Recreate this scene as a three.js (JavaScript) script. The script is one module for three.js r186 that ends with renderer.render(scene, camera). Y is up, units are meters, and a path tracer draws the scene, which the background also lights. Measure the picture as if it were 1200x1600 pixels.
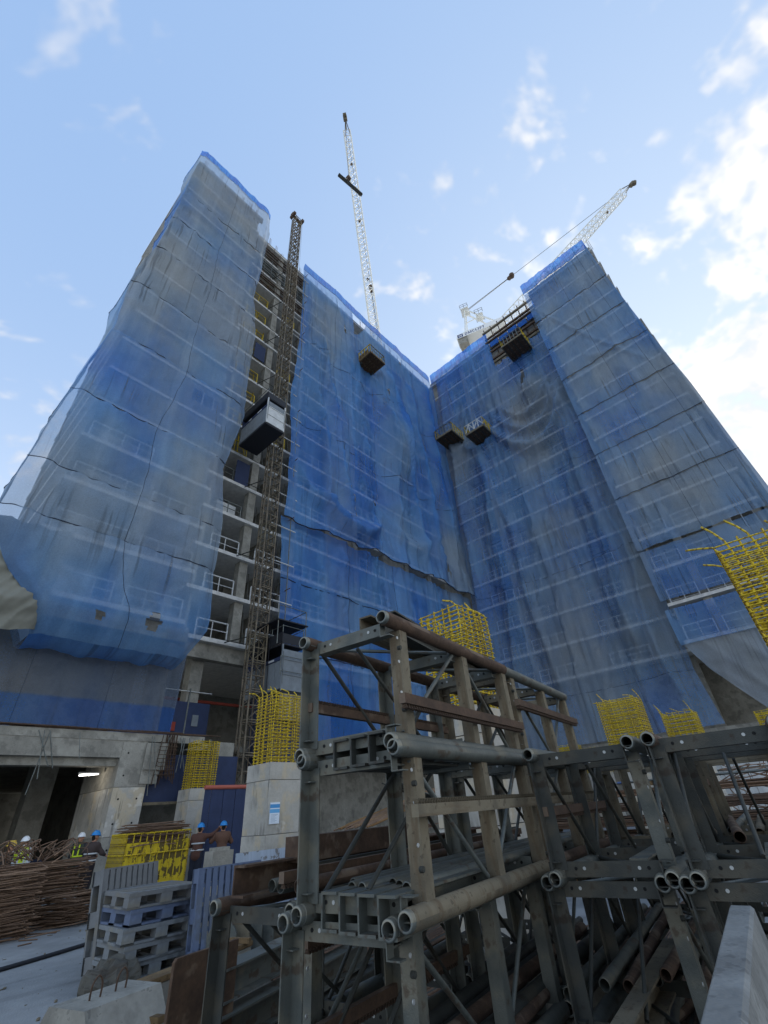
import * as THREE from 'three';
import { mergeGeometries } from 'three/addons/utils/BufferGeometryUtils.js';

const scene = new THREE.Scene();

// ---------- camera: ultra-wide phone lens held at eye height, tilted up, slightly rolled ----------
const camera = new THREE.PerspectiveCamera(2 * Math.atan(800 / 693.4) * 180 / Math.PI, 3 / 4, 0.05, 2000);
camera.position.set(0, 1.65, 0);
{
  const pitch = THREE.MathUtils.degToRad(34.1), roll = THREE.MathUtils.degToRad(4.6), yaw = THREE.MathUtils.degToRad(40.03);
  const f = new THREE.Vector3(Math.cos(yaw) * Math.cos(pitch), Math.sin(pitch), -Math.sin(yaw) * Math.cos(pitch));
  const r0 = new THREE.Vector3(Math.sin(yaw), 0, Math.cos(yaw));
  const u0 = new THREE.Vector3().crossVectors(r0, f);
  const r = r0.clone().multiplyScalar(Math.cos(roll)).addScaledVector(u0, -Math.sin(roll));
  const u = u0.clone().multiplyScalar(Math.cos(roll)).addScaledVector(r0, Math.sin(roll));
  camera.quaternion.setFromRotationMatrix(new THREE.Matrix4().makeBasis(r, u, f.clone().negate()));
}
const renderer = new THREE.WebGLRenderer({ antialias: true });
renderer.setSize(768, 1024);
renderer.toneMapping = THREE.LinearToneMapping;
renderer.toneMappingExposure = 1.5;
renderer.shadowMap.enabled = true;

// ---------- numbers ----------
function rng(seed) { let s = seed >>> 0; return () => { s = (s + 0x6D2B79F5) >>> 0; let t = Math.imul(s ^ (s >>> 15), 1 | s); t = (t + Math.imul(t ^ (t >>> 7), 61 | t)) ^ t; return ((t ^ (t >>> 14)) >>> 0) / 4294967296; }; }
function hash(x, y, s) { let h = Math.imul(x | 0, 374761393) + Math.imul(y | 0, 668265263) + Math.imul(s | 0, 974711); h = Math.imul(h ^ (h >>> 13), 1274126177); return ((h ^ (h >>> 16)) >>> 0) / 4294967296; }
function vnoise(x, y, s = 0) { const xi = Math.floor(x), yi = Math.floor(y); let a = x - xi, b = y - yi; a = a * a * a * (a * (a * 6 - 15) + 10); b = b * b * b * (b * (b * 6 - 15) + 10); const p = hash(xi, yi, s), q = hash(xi + 1, yi, s), r = hash(xi, yi + 1, s), t = hash(xi + 1, yi + 1, s); return p + (q - p) * a + (r - p) * b + (p - q - r + t) * a * b; }
function fbm(x, y, o = 4, s = 0) { let v = 0, a = 0.5, n = 0; for (let i = 0; i < o; i++) { v += a * vnoise(x, y, s + i * 17); n += a; a *= 0.5; x = x * 2.03 + 11.3; y = y * 2.03 + 5.7; } return v / n; }
function ridge(x, y, o = 3, s = 0) { let v = 0, a = 0.5, n = 0; for (let i = 0; i < o; i++) { v += a * (1 - Math.abs(2 * vnoise(x, y, s + i * 13) - 1)); n += a; a *= 0.5; x = x * 2.1 + 3.1; y = y * 2.1 + 7.7; } return v / n; }
const clamp = (x, a = 0, b = 1) => Math.min(b, Math.max(a, x));
const sstep = (a, b, x) => { const t = clamp((x - a) / (b - a)); return t * t * (3 - 2 * t); };
const lerp = (a, b, t) => a + (b - a) * t;
const V = (x, y, z) => new THREE.Vector3(x, y, z);

// ---------- sky: blue morning air with bright broken cloud on the side of the low sun ----------
const sunDir = V(0.90, 0.44, -0.04).normalize();
{
  const W = 3072, Hh = 1536, data = new Float32Array(W * Hh * 4);
  const sh = V(sunDir.x, 0, sunDir.z).normalize();
  for (let j = 0; j < Hh; j++) {
    const el = ((j + 0.5) / Hh - 0.5) * Math.PI, y = Math.sin(el), c = Math.cos(el);
    for (let i = 0; i < W; i++) {
      const az = ((i + 0.5) / W - 0.5) * 2 * Math.PI, x = Math.cos(az) * c, z = Math.sin(az) * c;
      const k = 4 * (j * W + i);
      const up = clamp(y);
      const h = Math.pow(1 - up, 1.7), hz = Math.pow(1 - up, 3.2);  // hz: horizon brightening, raised all round to fill the shaded yard with light
      const mu = x * sunDir.x + y * sunDir.y + z * sunDir.z;
      const glow = Math.pow(clamp(0.5 + 0.5 * mu), 7);
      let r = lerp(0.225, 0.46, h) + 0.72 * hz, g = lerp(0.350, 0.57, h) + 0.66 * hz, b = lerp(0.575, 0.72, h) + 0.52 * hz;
      r += 0.26 * glow; g += 0.23 * glow; b += 0.14 * glow;
      if (y > 0.01) {
        const inv = 1 / (y + 0.16);
        const px = x * inv * 1.9 + 4.1, pz = z * inv * 1.9 + 1.3;
        const a = 0.62, sx = px * Math.cos(a) + pz * Math.sin(a), sz = -px * Math.sin(a) + pz * Math.cos(a);
        const wx = sx + 0.30 * (fbm(sx * 1.3, sz * 1.3, 3, 71) - 0.5), wz = sz + 0.30 * (fbm(sx * 1.3, sz * 1.3, 3, 93) - 0.5);
        const big = fbm(wx * 1.1 + 3.2, wz * 1.5 + 1.4, 2, 5);
        const side = (x * sh.x + z * sh.z) / Math.max(c, 0.05) * Math.min(1, c * 1.4);
        const cov = lerp(0.58, 0.438, sstep(-0.1, 0.8, side));
        let d = 0, lum = 0;
        if (big > cov * 2 - 0.95) {
          const det = fbm(wx * 4.2, wz * 6.4, 5, 31), fine = fbm(wx * 15 + 2, wz * 20, 3, 57);
          d = sstep(cov, cov + 0.17, 0.40 * big + 0.42 * det + 0.18 * fine) * (0.5 + 0.5 * sstep(-0.3, 0.85, side));
          d *= sstep(0.02, 0.2, y);
          lum = 0.51 + 0.11 * glow + 0.42 * (det - 0.45) + 0.20 * (fine - 0.5) + 0.10 * sstep(0.1, 0.9, side);
        }
        r = lerp(r, lum * 1.0, d * 0.92); g = lerp(g, lum * 0.975, d * 0.92); b = lerp(b, lum * 0.95, d * 0.92);
      }
      if (y < 0) { r = 0.28; g = 0.30; b = 0.32; }
      data[k] = r; data[k + 1] = g; data[k + 2] = b; data[k + 3] = 1;
    }
  }
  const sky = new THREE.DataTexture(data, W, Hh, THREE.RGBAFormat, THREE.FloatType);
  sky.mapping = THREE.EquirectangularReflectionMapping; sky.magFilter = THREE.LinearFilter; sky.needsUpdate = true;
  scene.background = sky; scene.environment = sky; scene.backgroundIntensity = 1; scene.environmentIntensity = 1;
}
const sun = new THREE.DirectionalLight(new THREE.Color(1.0, 0.93, 0.82), 2.6);
sun.position.copy(sunDir).multiplyScalar(150); sun.target.position.set(0, 0, 0);
sun.castShadow = true; sun.shadow.radius = 3; sun.shadow.mapSize.set(4096, 4096);
Object.assign(sun.shadow.camera, { left: -90, right: 90, top: 120, bottom: -90, near: 1, far: 400 });
scene.add(sun, sun.target);
scene.userData.stage = 'lit';

// ---------- names, things, parts ----------
const taken = new Map();
function numbered(n) { const k = taken.get(n) || 0; taken.set(n, k + 1); return k ? n + '_' + String(k).padStart(3, '0') : n; }
function thing(name, label, category, pos = [0, 0, 0], turn = 0, group) {
  const o = new THREE.Group(); o.name = numbered(name); o.position.set(...pos); o.rotation.y = turn;
  o.userData = { label, category }; if (group) o.userData.group = group; scene.add(o); return o;
}
function add(name, geo, mat, parent) { const m = new THREE.Mesh(geo, mat); m.name = name; m.castShadow = m.receiveShadow = true; parent.add(m); return m; }
function solo(name, geo, mat, label, category, group) { const m = add(numbered(name), geo, mat, scene); m.userData = { label, category }; if (group) m.userData.group = group; return m; }
function struct(name, geo, mat) { const m = add(numbered(name), geo, mat, scene); m.userData = { kind: 'structure' }; return m; }
function dup(o, label, pos, turn, group) { const c = o.clone(); c.name = numbered(o.name.replace(/_\d{3}$/, '')); c.userData = { ...o.userData, label }; if (group) c.userData.group = group; if (pos) c.position.set(...pos); if (turn !== undefined) c.rotation.y = turn; scene.add(c); return c; }

// ---------- geometry helpers (uv in metres) ----------
const merge = (list) => mergeGeometries(list.map((g) => (g.index ? g.toNonIndexed() : g)), false);
function box(w, h, d, x = 0, y = 0, z = 0) {
  const g = new THREE.BoxGeometry(w, h, d), uv = g.attributes.uv, s = [[d, h], [d, h], [w, d], [w, d], [w, h], [w, h]];
  for (let f = 0; f < 6; f++) for (let i = 0; i < 4; i++) { const k = f * 4 + i; uv.setXY(k, uv.getX(k) * s[f][0] + x * 0.31 + z * 0.17, uv.getY(k) * s[f][1] + y * 0.53 + f * 0.37); }
  g.translate(x, y, z); return g;
}
// box with small chamfers on its long edges, from a profile swept along x
function prof(points, L, capped = true) { // polygon (y,z) swept from x=0 to x=L
  let area = 0; for (let i = 0; i < points.length; i++) { const [a, b] = points[i], [c, d] = points[(i + 1) % points.length]; area += a * d - b * c; } if (area < 0) points = [...points].reverse();
  const n = points.length, pos = [], nor = [], uv = [], idx = []; let run = 0;
  for (let i = 0; i < n; i++) {
    const [y0, z0] = points[i], [y1, z1] = points[(i + 1) % n], l = Math.hypot(y1 - y0, z1 - z0) || 1e-6, ny = (z1 - z0) / l, nz = -(y1 - y0) / l, b = pos.length / 3;
    pos.push(0, y0, z0, L, y0, z0, L, y1, z1, 0, y1, z1); for (let q = 0; q < 4; q++) nor.push(0, ny, nz);
    uv.push(0, run, L, run, L, run + l, 0, run + l); run += l; idx.push(b, b + 2, b + 1, b, b + 3, b + 2);
  }
  if (capped) {
    const tris = THREE.ShapeUtils.triangulateShape(points.map(([y, z]) => new THREE.Vector2(y, z)), []);
    for (const [x, s] of [[0, -1], [L, 1]]) { const b = pos.length / 3; for (const [y, z] of points) { pos.push(x, y, z); nor.push(s, 0, 0); uv.push(y, z); } for (const t of tris) s > 0 ? idx.push(b + t[0], b + t[1], b + t[2]) : idx.push(b + t[0], b + t[2], b + t[1]); }
  }
  const g = new THREE.BufferGeometry(); g.setAttribute('position', new THREE.Float32BufferAttribute(pos, 3)); g.setAttribute('normal', new THREE.Float32BufferAttribute(nor, 3)); g.setAttribute('uv', new THREE.Float32BufferAttribute(uv, 2)); g.setIndex(idx); return g;
}
const cyl0 = new Map();
function rod(p, q, r, seg = 6, r2 = r) { // solid round bar from p to q
  const l = p.distanceTo(q), g = new THREE.CylinderGeometry(r2, r, l, seg, 1), uv = g.attributes.uv;
  for (let i = 0; i < uv.count; i++) uv.setXY(i, uv.getX(i) * 6.28 * r, uv.getY(i) * l);
  g.translate(0, l / 2, 0); g.applyQuaternion(new THREE.Quaternion().setFromUnitVectors(V(0, 1, 0), q.clone().sub(p).normalize())); g.translate(p.x, p.y, p.z); return g;
}
function pipe(L, ro, ri, seg = 18) { // hollow tube along x
  const pts = [[ri, 0], [ro - 0.004, 0], [ro, 0.004], [ro, L - 0.004], [ro - 0.004, L], [ri, L], [ri, L * 0.75], [ri, L * 0.25], [ri, 0]].map(([a, b]) => new THREE.Vector2(a, b));
  const g = new THREE.LatheGeometry(pts, seg), uv = g.attributes.uv, p = g.attributes.position;
  for (let i = 0; i < uv.count; i++) uv.setXY(i, uv.getX(i) * 6.28 * ro, p.getY(i));
  g.rotateZ(-Math.PI / 2); return g;
}
function orient(g, p, dir, up = V(0, 1, 0)) { // take a shape built along +x to point p, direction dir
  const x = dir.clone().normalize(), z = V(0, 0, 0).crossVectors(x, up).normalize(), y = V(0, 0, 0).crossVectors(z, x);
  g.applyMatrix4(new THREE.Matrix4().makeBasis(x, y, z)); g.translate(p.x, p.y, p.z); return g;
}
function wire(points, r, seg = 5, n = 0) { const c = new THREE.CatmullRomCurve3(points), L = c.getLength(); const g = new THREE.TubeGeometry(c, n || Math.max(4, points.length * 3), r, seg, false), uv = g.attributes.uv; for (let i = 0; i < uv.count; i++) uv.setXY(i, uv.getX(i) * L, uv.getY(i) * 6.28 * r); return g; }

// ---------- textures ----------
function tex(W, Hh, fn, srgb = true, rep) {
  const d = new Uint8Array(W * Hh * 4); const o = [0, 0, 0, 255];
  for (let j = 0; j < Hh; j++) for (let i = 0; i < W; i++) { o[3] = 255; fn(i / W, j / Hh, o); const k = 4 * (j * W + i); d[k] = clamp(o[0], 0, 255); d[k + 1] = clamp(o[1], 0, 255); d[k + 2] = clamp(o[2], 0, 255); d[k + 3] = clamp(o[3], 0, 255); }
  const t = new THREE.DataTexture(d, W, Hh); t.wrapS = t.wrapT = THREE.RepeatWrapping; t.magFilter = THREE.LinearFilter; t.minFilter = THREE.LinearMipmapLinearFilter; t.generateMipmaps = true;
  if (srgb) t.colorSpace = THREE.SRGBColorSpace; if (rep) t.repeat.set(...rep); t.needsUpdate = true; return t;
}
// tileable noise
function tn(u, v, f, o = 4, s = 0) { let r = 0, a = 0.5, n = 0; for (let q = 0; q < o; q++) { const F = f; const x = u * F, y = v * F, xi = Math.floor(x), yi = Math.floor(y); let A = x - xi, B = y - yi; A = A * A * (3 - 2 * A); B = B * B * (3 - 2 * B); const m = (e) => ((e % F) + F) % F; const h = (X, Y) => hash(m(X), m(Y), s + q * 19); r += a * lerp(lerp(h(xi, yi), h(xi + 1, yi), A), lerp(h(xi, yi + 1), h(xi + 1, yi + 1), A), B); n += a; a *= 0.55; f *= 2; } return r / n; }
function tn2(u, v, fx, fy, o = 3, s = 0) { let r = 0, a = 0.5, n = 0; for (let q = 0; q < o; q++) { const x = u * fx, y = v * fy, xi = Math.floor(x), yi = Math.floor(y); let A = x - xi, B = y - yi; A = A * A * (3 - 2 * A); B = B * B * (3 - 2 * B); const h = (X, Y) => hash(((X % fx) + fx) % fx, ((Y % fy) + fy) % fy, s + q * 23); r += a * lerp(lerp(h(xi, yi), h(xi + 1, yi), A), lerp(h(xi, yi + 1), h(xi + 1, yi + 1), A), B); n += a; a *= 0.55; fx *= 2; fy *= 2; } return r / n; }
const mixc = (o, a, b, t) => { for (let i = 0; i < 3; i++) o[i] = lerp(a[i], b[i], t); };
const T = {
  concrete: tex(1024, 1024, (u, v, o) => { const n = tn(u, v, 5, 6, 1), m = tn(u, v, 64, 3, 9), st = tn2(u, v, 14, 2, 5, 4), p = sstep(0.52, 0.7, tn(u, v, 9, 5, 7)); mixc(o, [122, 121, 117], [196, 195, 190], n * 0.75 + m * 0.25); for (let i = 0; i < 3; i++) o[i] *= 1 - 0.10 * sstep(0.6, 0.85, st) * tn(u, v, 4, 3, 77) * 1.6 - 0.12 * p; if (m > 0.74) for (let i = 0; i < 3; i++) o[i] *= 0.86; }, true, [0.35, 0.35]),
  concreteBump: tex(512, 512, (u, v, o) => { const n = 255 * (0.5 * tn(u, v, 20, 5, 3) + 0.5 * tn(u, v, 90, 2, 5)); o[0] = o[1] = o[2] = n; }, false, [0.7, 0.7]),
  steel: tex(1024, 1024, (u, v, o) => { const n = tn(u, v, 8, 5, 11), s = tn2(u, v, 5, 60, 3, 14), d = sstep(0.50, 0.72, tn(u, v, 6, 6, 15)), rs = sstep(0.62, 0.74, tn(u, v, 14, 5, 18)); mixc(o, [84, 90, 88], [138, 143, 139], n * 0.7 + s * 0.3); const q = [0, 0, 0]; mixc(q, o, [170, 158, 134], d * 0.45); mixc(o, q, [88, 68, 52], rs * 0.55); }, true, [0.8, 0.8]),
  dusty: tex(1024, 1024, (u, v, o) => { const n = tn(u, v, 8, 5, 21), d = sstep(0.40, 0.62, tn(u, v, 5, 6, 25)), rs = sstep(0.54, 0.74, tn2(u, v, 4, 26, 5, 28)), sp = sstep(0.70, 0.76, tn(u, v, 48, 3, 29)); mixc(o, [104, 102, 96], [150, 145, 133], n); const q = [0, 0, 0]; mixc(q, o, [180, 173, 156], d * 0.5); mixc(o, q, [112, 92, 72], rs * 0.4); mixc(q, o, [78, 70, 62], sp * 0.4); o[0] = q[0]; o[1] = q[1]; o[2] = q[2]; }, true, [0.8, 0.8]),
  rust: tex(512, 512, (u, v, o) => { const n = tn(u, v, 8, 5, 31), m = tn(u, v, 40, 3, 33), g = sstep(0.54, 0.68, tn(u, v, 5, 5, 35)); mixc(o, [60, 49, 42], [118, 96, 78], n * 0.6 + m * 0.4); const q = [0, 0, 0]; mixc(q, o, [150, 140, 126], g * 0.5); o[0] = q[0]; o[1] = q[1]; o[2] = q[2]; }, true, [1.2, 1.2]),
  rustLight: tex(512, 512, (u, v, o) => { const n = tn(u, v, 8, 5, 231), m = tn(u, v, 40, 3, 233); mixc(o, [92, 76, 64], [172, 148, 126], n * 0.55 + m * 0.45); }, true, [1.2, 1.2]),
  column: tex(1024, 1024, (u, v, o) => { const n = tn(u, v, 5, 6, 241), m = tn(u, v, 60, 3, 243), be = sstep(0.50, 0.62, tn(u, v, 4, 5, 245)), run = sstep(0.58, 0.78, tn2(u, v, 18, 2, 5, 247)) * sstep(0.4, 0.7, tn(u, v, 3, 3, 249)), wh = sstep(0.60, 0.68, tn(u, v, 6, 5, 251)); mixc(o, [150, 148, 142], [202, 200, 194], n * 0.7 + m * 0.3); const q = [0, 0, 0]; mixc(q, o, [206, 186, 150], be * 0.45); mixc(o, q, [222, 222, 218], wh * 0.5); for (let i = 0; i < 3; i++) o[i] *= 1 - 0.30 * run; }, true, [0.37, 0.37]),
  fine: tex(512, 512, (u, v, o) => { const n = 255 * tn(u, v, 60, 3, 41); o[0] = o[1] = o[2] = n; }, false, [3, 3]),
  rough: tex(512, 512, (u, v, o) => { const n = 150 + 105 * tn(u, v, 12, 5, 45); o[0] = o[1] = o[2] = n; }, false, [0.9, 0.9]),
  plain: tex(512, 512, (u, v, o) => { const n = tn(u, v, 6, 6, 151), s = tn(u, v, 40, 3, 153); o[0] = o[1] = o[2] = 255 * (0.74 + 0.26 * (n * 0.7 + s * 0.3)); }, true, [0.7, 0.7]),
  paint: tex(512, 512, (u, v, o) => { const n = tn(u, v, 6, 6, 51), s = tn2(u, v, 60, 3, 3, 53), c = sstep(0.60, 0.66, tn(u, v, 16, 5, 55)); const k = 255 * (0.78 + 0.22 * (n * 0.5 + s * 0.5)); o[0] = o[1] = o[2] = k; mixc(o, [k, k, k], [120, 100, 82], c * 0.6); }, true, [0.5, 0.5]),
};
const std = (o) => new THREE.MeshStandardMaterial({ roughness: 0.85, ...o });
const rgb = (r, g, b) => new THREE.Color().setRGB(r / 255, g / 255, b / 255, THREE.SRGBColorSpace);
const M = {
  concrete: std({ map: T.concrete, bumpMap: T.concreteBump, bumpScale: 0.006, roughness: 0.93, color: rgb(246, 242, 232) }),
  blockwork: std({ map: T.concrete, bumpMap: T.concreteBump, bumpScale: 0.012, roughness: 0.95, color: rgb(240, 236, 226) }),
  slabEdge: std({ map: T.plain, roughness: 0.9, color: rgb(244, 242, 236) }),
  white: std({ map: T.plain, roughness: 0.6, color: rgb(232, 234, 232) }),
  steel: std({ map: T.steel, bumpMap: T.fine, bumpScale: 0.0012, roughnessMap: T.rough, roughness: 0.72, metalness: 0.22, color: rgb(206, 204, 198) }),
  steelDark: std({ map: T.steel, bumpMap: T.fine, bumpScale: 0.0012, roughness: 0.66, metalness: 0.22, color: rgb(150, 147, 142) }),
  dusty: std({ map: T.dusty, bumpMap: T.fine, bumpScale: 0.0015, roughness: 0.9, metalness: 0.08, color: rgb(212, 203, 186) }),
  rust: std({ map: T.rust, bumpMap: T.fine, bumpScale: 0.002, roughness: 0.93, color: rgb(240, 232, 225) }),
  rebar: std({ map: T.rustLight, roughness: 0.9, color: rgb(222, 208, 196) }),
  yellow: std({ map: tex(512, 512, (u, v, o) => { const n = tn(u, v, 10, 5, 261), c = sstep(0.57, 0.63, tn(u, v, 24, 5, 263)); mixc(o, [206, 176, 26], [240, 212, 44], n); const q = [0, 0, 0]; mixc(q, o, [104, 82, 48], c * 0.8); o[0] = q[0]; o[1] = q[1]; o[2] = q[2]; }, true, [1.3, 1.3]), roughness: 0.68, color: rgb(246, 244, 236) }),
  black: std({ color: rgb(34, 36, 42), roughness: 0.7 }),
  navy: std({ map: T.plain, color: rgb(52, 66, 102), roughness: 0.75 }),
  column: std({ map: T.column, bumpMap: T.concreteBump, bumpScale: 0.006, roughness: 0.93, color: rgb(255, 252, 246) }),
  grey: std({ map: T.plain, color: rgb(140, 148, 154), roughness: 0.65 }),
  craneWhite: std({ color: rgb(236, 236, 230), roughness: 0.5 }),
  wood: std({ map: T.dusty, color: rgb(200, 170, 130), roughness: 0.92 }),
  ply: std({ map: T.rust, color: rgb(250, 225, 190), roughness: 0.92 }),
  galv: std({ map: T.steel, roughness: 0.5, metalness: 0.5, color: rgb(250, 250, 250) }),
  hole: std({ color: rgb(22, 22, 22), roughness: 0.95 }),
  bolt: std({ color: rgb(180, 182, 180), roughness: 0.55, metalness: 0.4 }),
};
// ================= GROUND =================
{
  const gt = tex(2048, 2048, (u, v, o) => { const n = tn(u, v, 6, 6, 61), m = tn(u, v, 80, 3, 63), st = sstep(0.52, 0.66, tn(u, v, 9, 5, 66)), tr = sstep(0.60, 0.72, tn2(u, v, 3, 30, 4, 68)); mixc(o, [128, 129, 128], [182, 183, 181], n * 0.7 + m * 0.3); for (let i = 0; i < 3; i++) o[i] *= 1 - 0.10 * st - 0.08 * tr; }, true, [1 / 14, 1 / 14]);
  const g = new THREE.PlaneGeometry(900, 900); g.rotateX(-Math.PI / 2);
  const uv = g.attributes.uv; for (let i = 0; i < uv.count; i++) uv.setXY(i, uv.getX(i) * 900, uv.getY(i) * 900);
  struct('ground', g, std({ map: gt, bumpMap: T.concreteBump, bumpScale: 0.008, roughness: 0.9, color: rgb(240, 241, 242) }));
}

// ================= APARTMENT BUILDING (L-shaped concrete frame) =================
const ST = 2.9, Y0 = 10.7, NL = 16;          // storey height, first tower slab, number of storeys
const levelY = (k) => Y0 + ST * k;
const ROOF = levelY(NL);
const building = thing('apartment_building', 'tall concrete apartment block under construction wrapped in blue net', 'building');
// frames: s runs along the facade, d runs into the building
const frames = {
  z: { box: (s0, s1, y0, y1, d0, d1, front) => box(s1 - s0, y1 - y0, d1 - d0, (s0 + s1) / 2, (y0 + y1) / 2, front - (d0 + d1) / 2), p: (s, y, d, front) => V(s, y, front - d) },
  x: { box: (s0, s1, y0, y1, d0, d1, front) => box(d1 - d0, y1 - y0, s1 - s0, front + (d0 + d1) / 2, (y0 + y1) / 2, (s0 + s1) / 2), p: (s, y, d, front) => V(front + d, y, s) },
};
const R0 = rng(11);
const railMatW = M.white, railMatY = M.yellow;
function railing(fr, s0, s1, y, d, front, h = 1.05) {
  const P = (s, yy) => fr.p(s, yy, d, front), gs = [rod(P(s0, y + h), P(s1, y + h), 0.05, 6), rod(P(s0, y + h * 0.55), P(s1, y + h * 0.55), 0.03, 5), rod(P(s0, y + 0.12), P(s1, y + 0.12), 0.025, 5)];
  const n = Math.max(2, Math.round((s1 - s0) / 0.9)); for (let i = 0; i <= n; i++) { const s = lerp(s0, s1, i / n); gs.push(rod(P(s, y), P(s, y + h), i % n ? 0.035 : 0.05, 5)); }
  return merge(gs);
}
function wing(fr, front, bays, depth, y0k = 0, thick = 0.26) {
  const sA = bays[0][0], sB = bays[bays.length - 1][1];
  for (let k = y0k; k <= NL; k++) {
    const y = levelY(k);
    add('floor_slab', fr.box(sA, sB, y - 0.24, y, k < 4 ? -0.32 : k % 3 === 1 ? -0.2 : 0.0, depth, front), M.slabEdge, building);
    if (k === NL) continue;
    bays.forEach(([a, b, type], i) => {
      const w = b - a, top = y + ST - 0.22;
      // column between bays
      if (i > 0) add('column', fr.box(a - 0.3, a + 0.3, y, top, -0.06, 0.5, front), M.concrete, building);
      const t = typeof type === 'function' ? type(k) : type;
      if (t === 'wall') {       // wall with a window opening
        const o0 = a + w * 0.30, o1 = b - w * 0.22, yb = y + 0.95, yt = y + 2.25;
        add('wall_panel', merge([fr.box(a + 0.2, o0, y, top, 0.09, 0.27, front), fr.box(o1, b - 0.2, y, top, 0.09, 0.27, front), fr.box(o0, o1, y, yb, 0.09, 0.27, front), fr.box(o0, o1, yt, top, 0.09, 0.27, front)]), M.concrete, building);
        const fm = fr.box(o0, o1, yb, yb + 0.06, 0.12, 0.2, front);
        add('window_frame', merge([fm, fr.box(o0, o1, yt - 0.06, yt, 0.12, 0.2, front), fr.box(o0, o0 + 0.05, yb + 0.06, yt - 0.06, 0.12, 0.2, front), fr.box(o1 - 0.05, o1, yb + 0.06, yt - 0.06, 0.12, 0.2, front), fr.box((o0 + o1) / 2 - 0.03, (o0 + o1) / 2 + 0.03, yb + 0.06, yt - 0.06, 0.12, 0.2, front)]), M.white, building);
      } else if (t === 'solid') {
        add('wall_panel', fr.box(a + 0.2, b - 0.2, y, top, 0.09, 0.27, front), M.concrete, building);
      } else if (t === 'balcony') {
        const d0 = 1.5;
        add('balcony_wall', merge([fr.box(a + 0.15, a + w * 0.28, y, top, d0, d0 + 0.18, front), fr.box(b - w * 0.2, b - 0.15, y, top, d0, d0 + 0.18, front), fr.box(a + w * 0.28, b - w * 0.2, y + 2.2, top, d0, d0 + 0.18, front), fr.box(a + 0.12, a + 0.27, y, top, 0.3, d0, front)]), M.concrete, building);
        add('balcony_railing', railing(fr, a + 0.3, b - 0.3, y, k < 4 ? -0.22 : 0.08, front), M.white, building);
      } else if (t === 'open') {
        add('partition_wall', fr.box(a + w * 0.5, a + w * 0.5 + 0.16, y, top, 1.6, 6, front), M.blockwork, building);
      }
    });
    // core wall closing the depth
    add('core_wall', fr.box(sA + 0.05, sB - 0.05, y, y + ST - 0.22, depth - 0.5, depth - 0.25, front), M.blockwork, building);
  }
}
const alt = (p) => (k) => p[k % p.length];
// left tower, main block along the left (with the open hoist bay), main block along the right, right tower
wing(frames.z, -22.7, [[2.5, 6.4, (k) => (k < 4 ? 'balcony' : 'solid')], [6.4, 9.85, (k) => (k < 3 ? 'balcony' : k % 4 === 1 ? 'wall' : 'solid')]], 13);
wing(frames.z, -24.4, [[10.25, 13.9, 'open'], [13.9, 17.6, 'open'], [17.6, 21.4, 'balcony'], [21.4, 24.6, 'solid'], [24.6, 28.6, 'balcony'], [28.6, 31.8, 'solid'], [31.8, 35.6, 'balcony'], [35.6, 38.6, 'balcony'], [38.6, 42.2, 'solid']], 12);
wing(frames.x, 42.4, [[-36, -24.4, 'none'], [-24.4, -21.4, 'solid'], [-21.4, -18.2, 'balcony'], [-18.2, -14.2, 'balcony'], [-14.2, -11.6, 'solid'], [-11.6, -7.8, 'balcony'], [-7.8, -5.3, 'solid']], 12);
wing(frames.x, 39.6, [[-5.2, -2.6, (k) => (k < 4 ? 'balcony' : 'solid')], [-2.6, 0.2, (k) => (k < 5 ? 'balcony' : 'solid')], [0.2, 3.3, (k) => (k < 3 ? 'wall' : 'solid')]], 14.5);
for (let k = 0; k < 11; k++) add('sky_blocker', box(6, ST - 0.02, lerp(0.85, 0.25, k / 10), 42.8, levelY(k) + ST / 2 - 0.1, 3.302 + lerp(0.85, 0.25, k / 10) / 2), M.concrete, building);  // added blocks behind the flank net to keep bright sky from showing through
// roof parapets and starter bars
for (const [fr, fN, a, b] of [[frames.z, -22.7, 2.75, 10.2], [frames.z, -24.4, 10.25, 42.2], [frames.x, 42.4, -24.0, -5.3], [frames.x, 39.6, -5.2, 3.2]]) {
  add('parapet', fr.box(a + 0.05, b - 0.05, ROOF, ROOF + 0.9, 0.1, 0.32, fN), M.concrete, building);
  const gs = []; for (let s = a + 0.3; s < b; s += 0.9) { if (R0() < 0.25) continue; const h = 1.2 + R0() * 1.4; for (let q = 0; q < 3; q++) gs.push(rod(fr.p(s + q * 0.12, ROOF + 0.5, 0.5, fN), fr.p(s + q * 0.12 + (R0() - 0.5) * 0.2, ROOF + 0.9 + h, 0.5, fN), 0.02, 4)); }
  add('starter_bars', merge(gs), M.rebar, building);
}
// lower lobby storeys between podium deck and first tower slab, set back under the towers
const DECK = 5.15;
for (const [fr, fN, a, b] of [[frames.z, -24.0, 2.0, 10.3], [frames.x, 43.2, -36, -5.5], [frames.x, 47.0, -14, 14]]) {
  add('lobby_wall', fr.box(a, b, DECK, Y0 - 0.22, 0.3, 0.55, fN), M.blockwork, building);
}
add('transfer_beam', box(31, 0.9, 0.5, 26.5, Y0 - 0.65, -24.72), M.concrete, building);
add('transfer_beam', box(7.6, 0.8, 0.5, 6.5, Y0 - 0.62, -23.0), M.concrete, building);
for (const x of [12.2, 17.4, 22, 27, 32, 37]) add('lobby_column', box(0.7, Y0 - 0.22 - DECK, 0.7, x, (DECK + Y0 - 0.22) / 2, -25.4), M.concrete, building);
add('lobby_back_wall', box(36, Y0 - DECK, 0.3, 28, (DECK + Y0) / 2, -35.9), M.blockwork, building);
add('lobby_pipe', rod(V(10.4, 7.9, -27), V(17.5, 7.9, -27), 0.09, 8), std({ color: rgb(150, 62, 46), roughness: 0.7 }), building);

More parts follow.
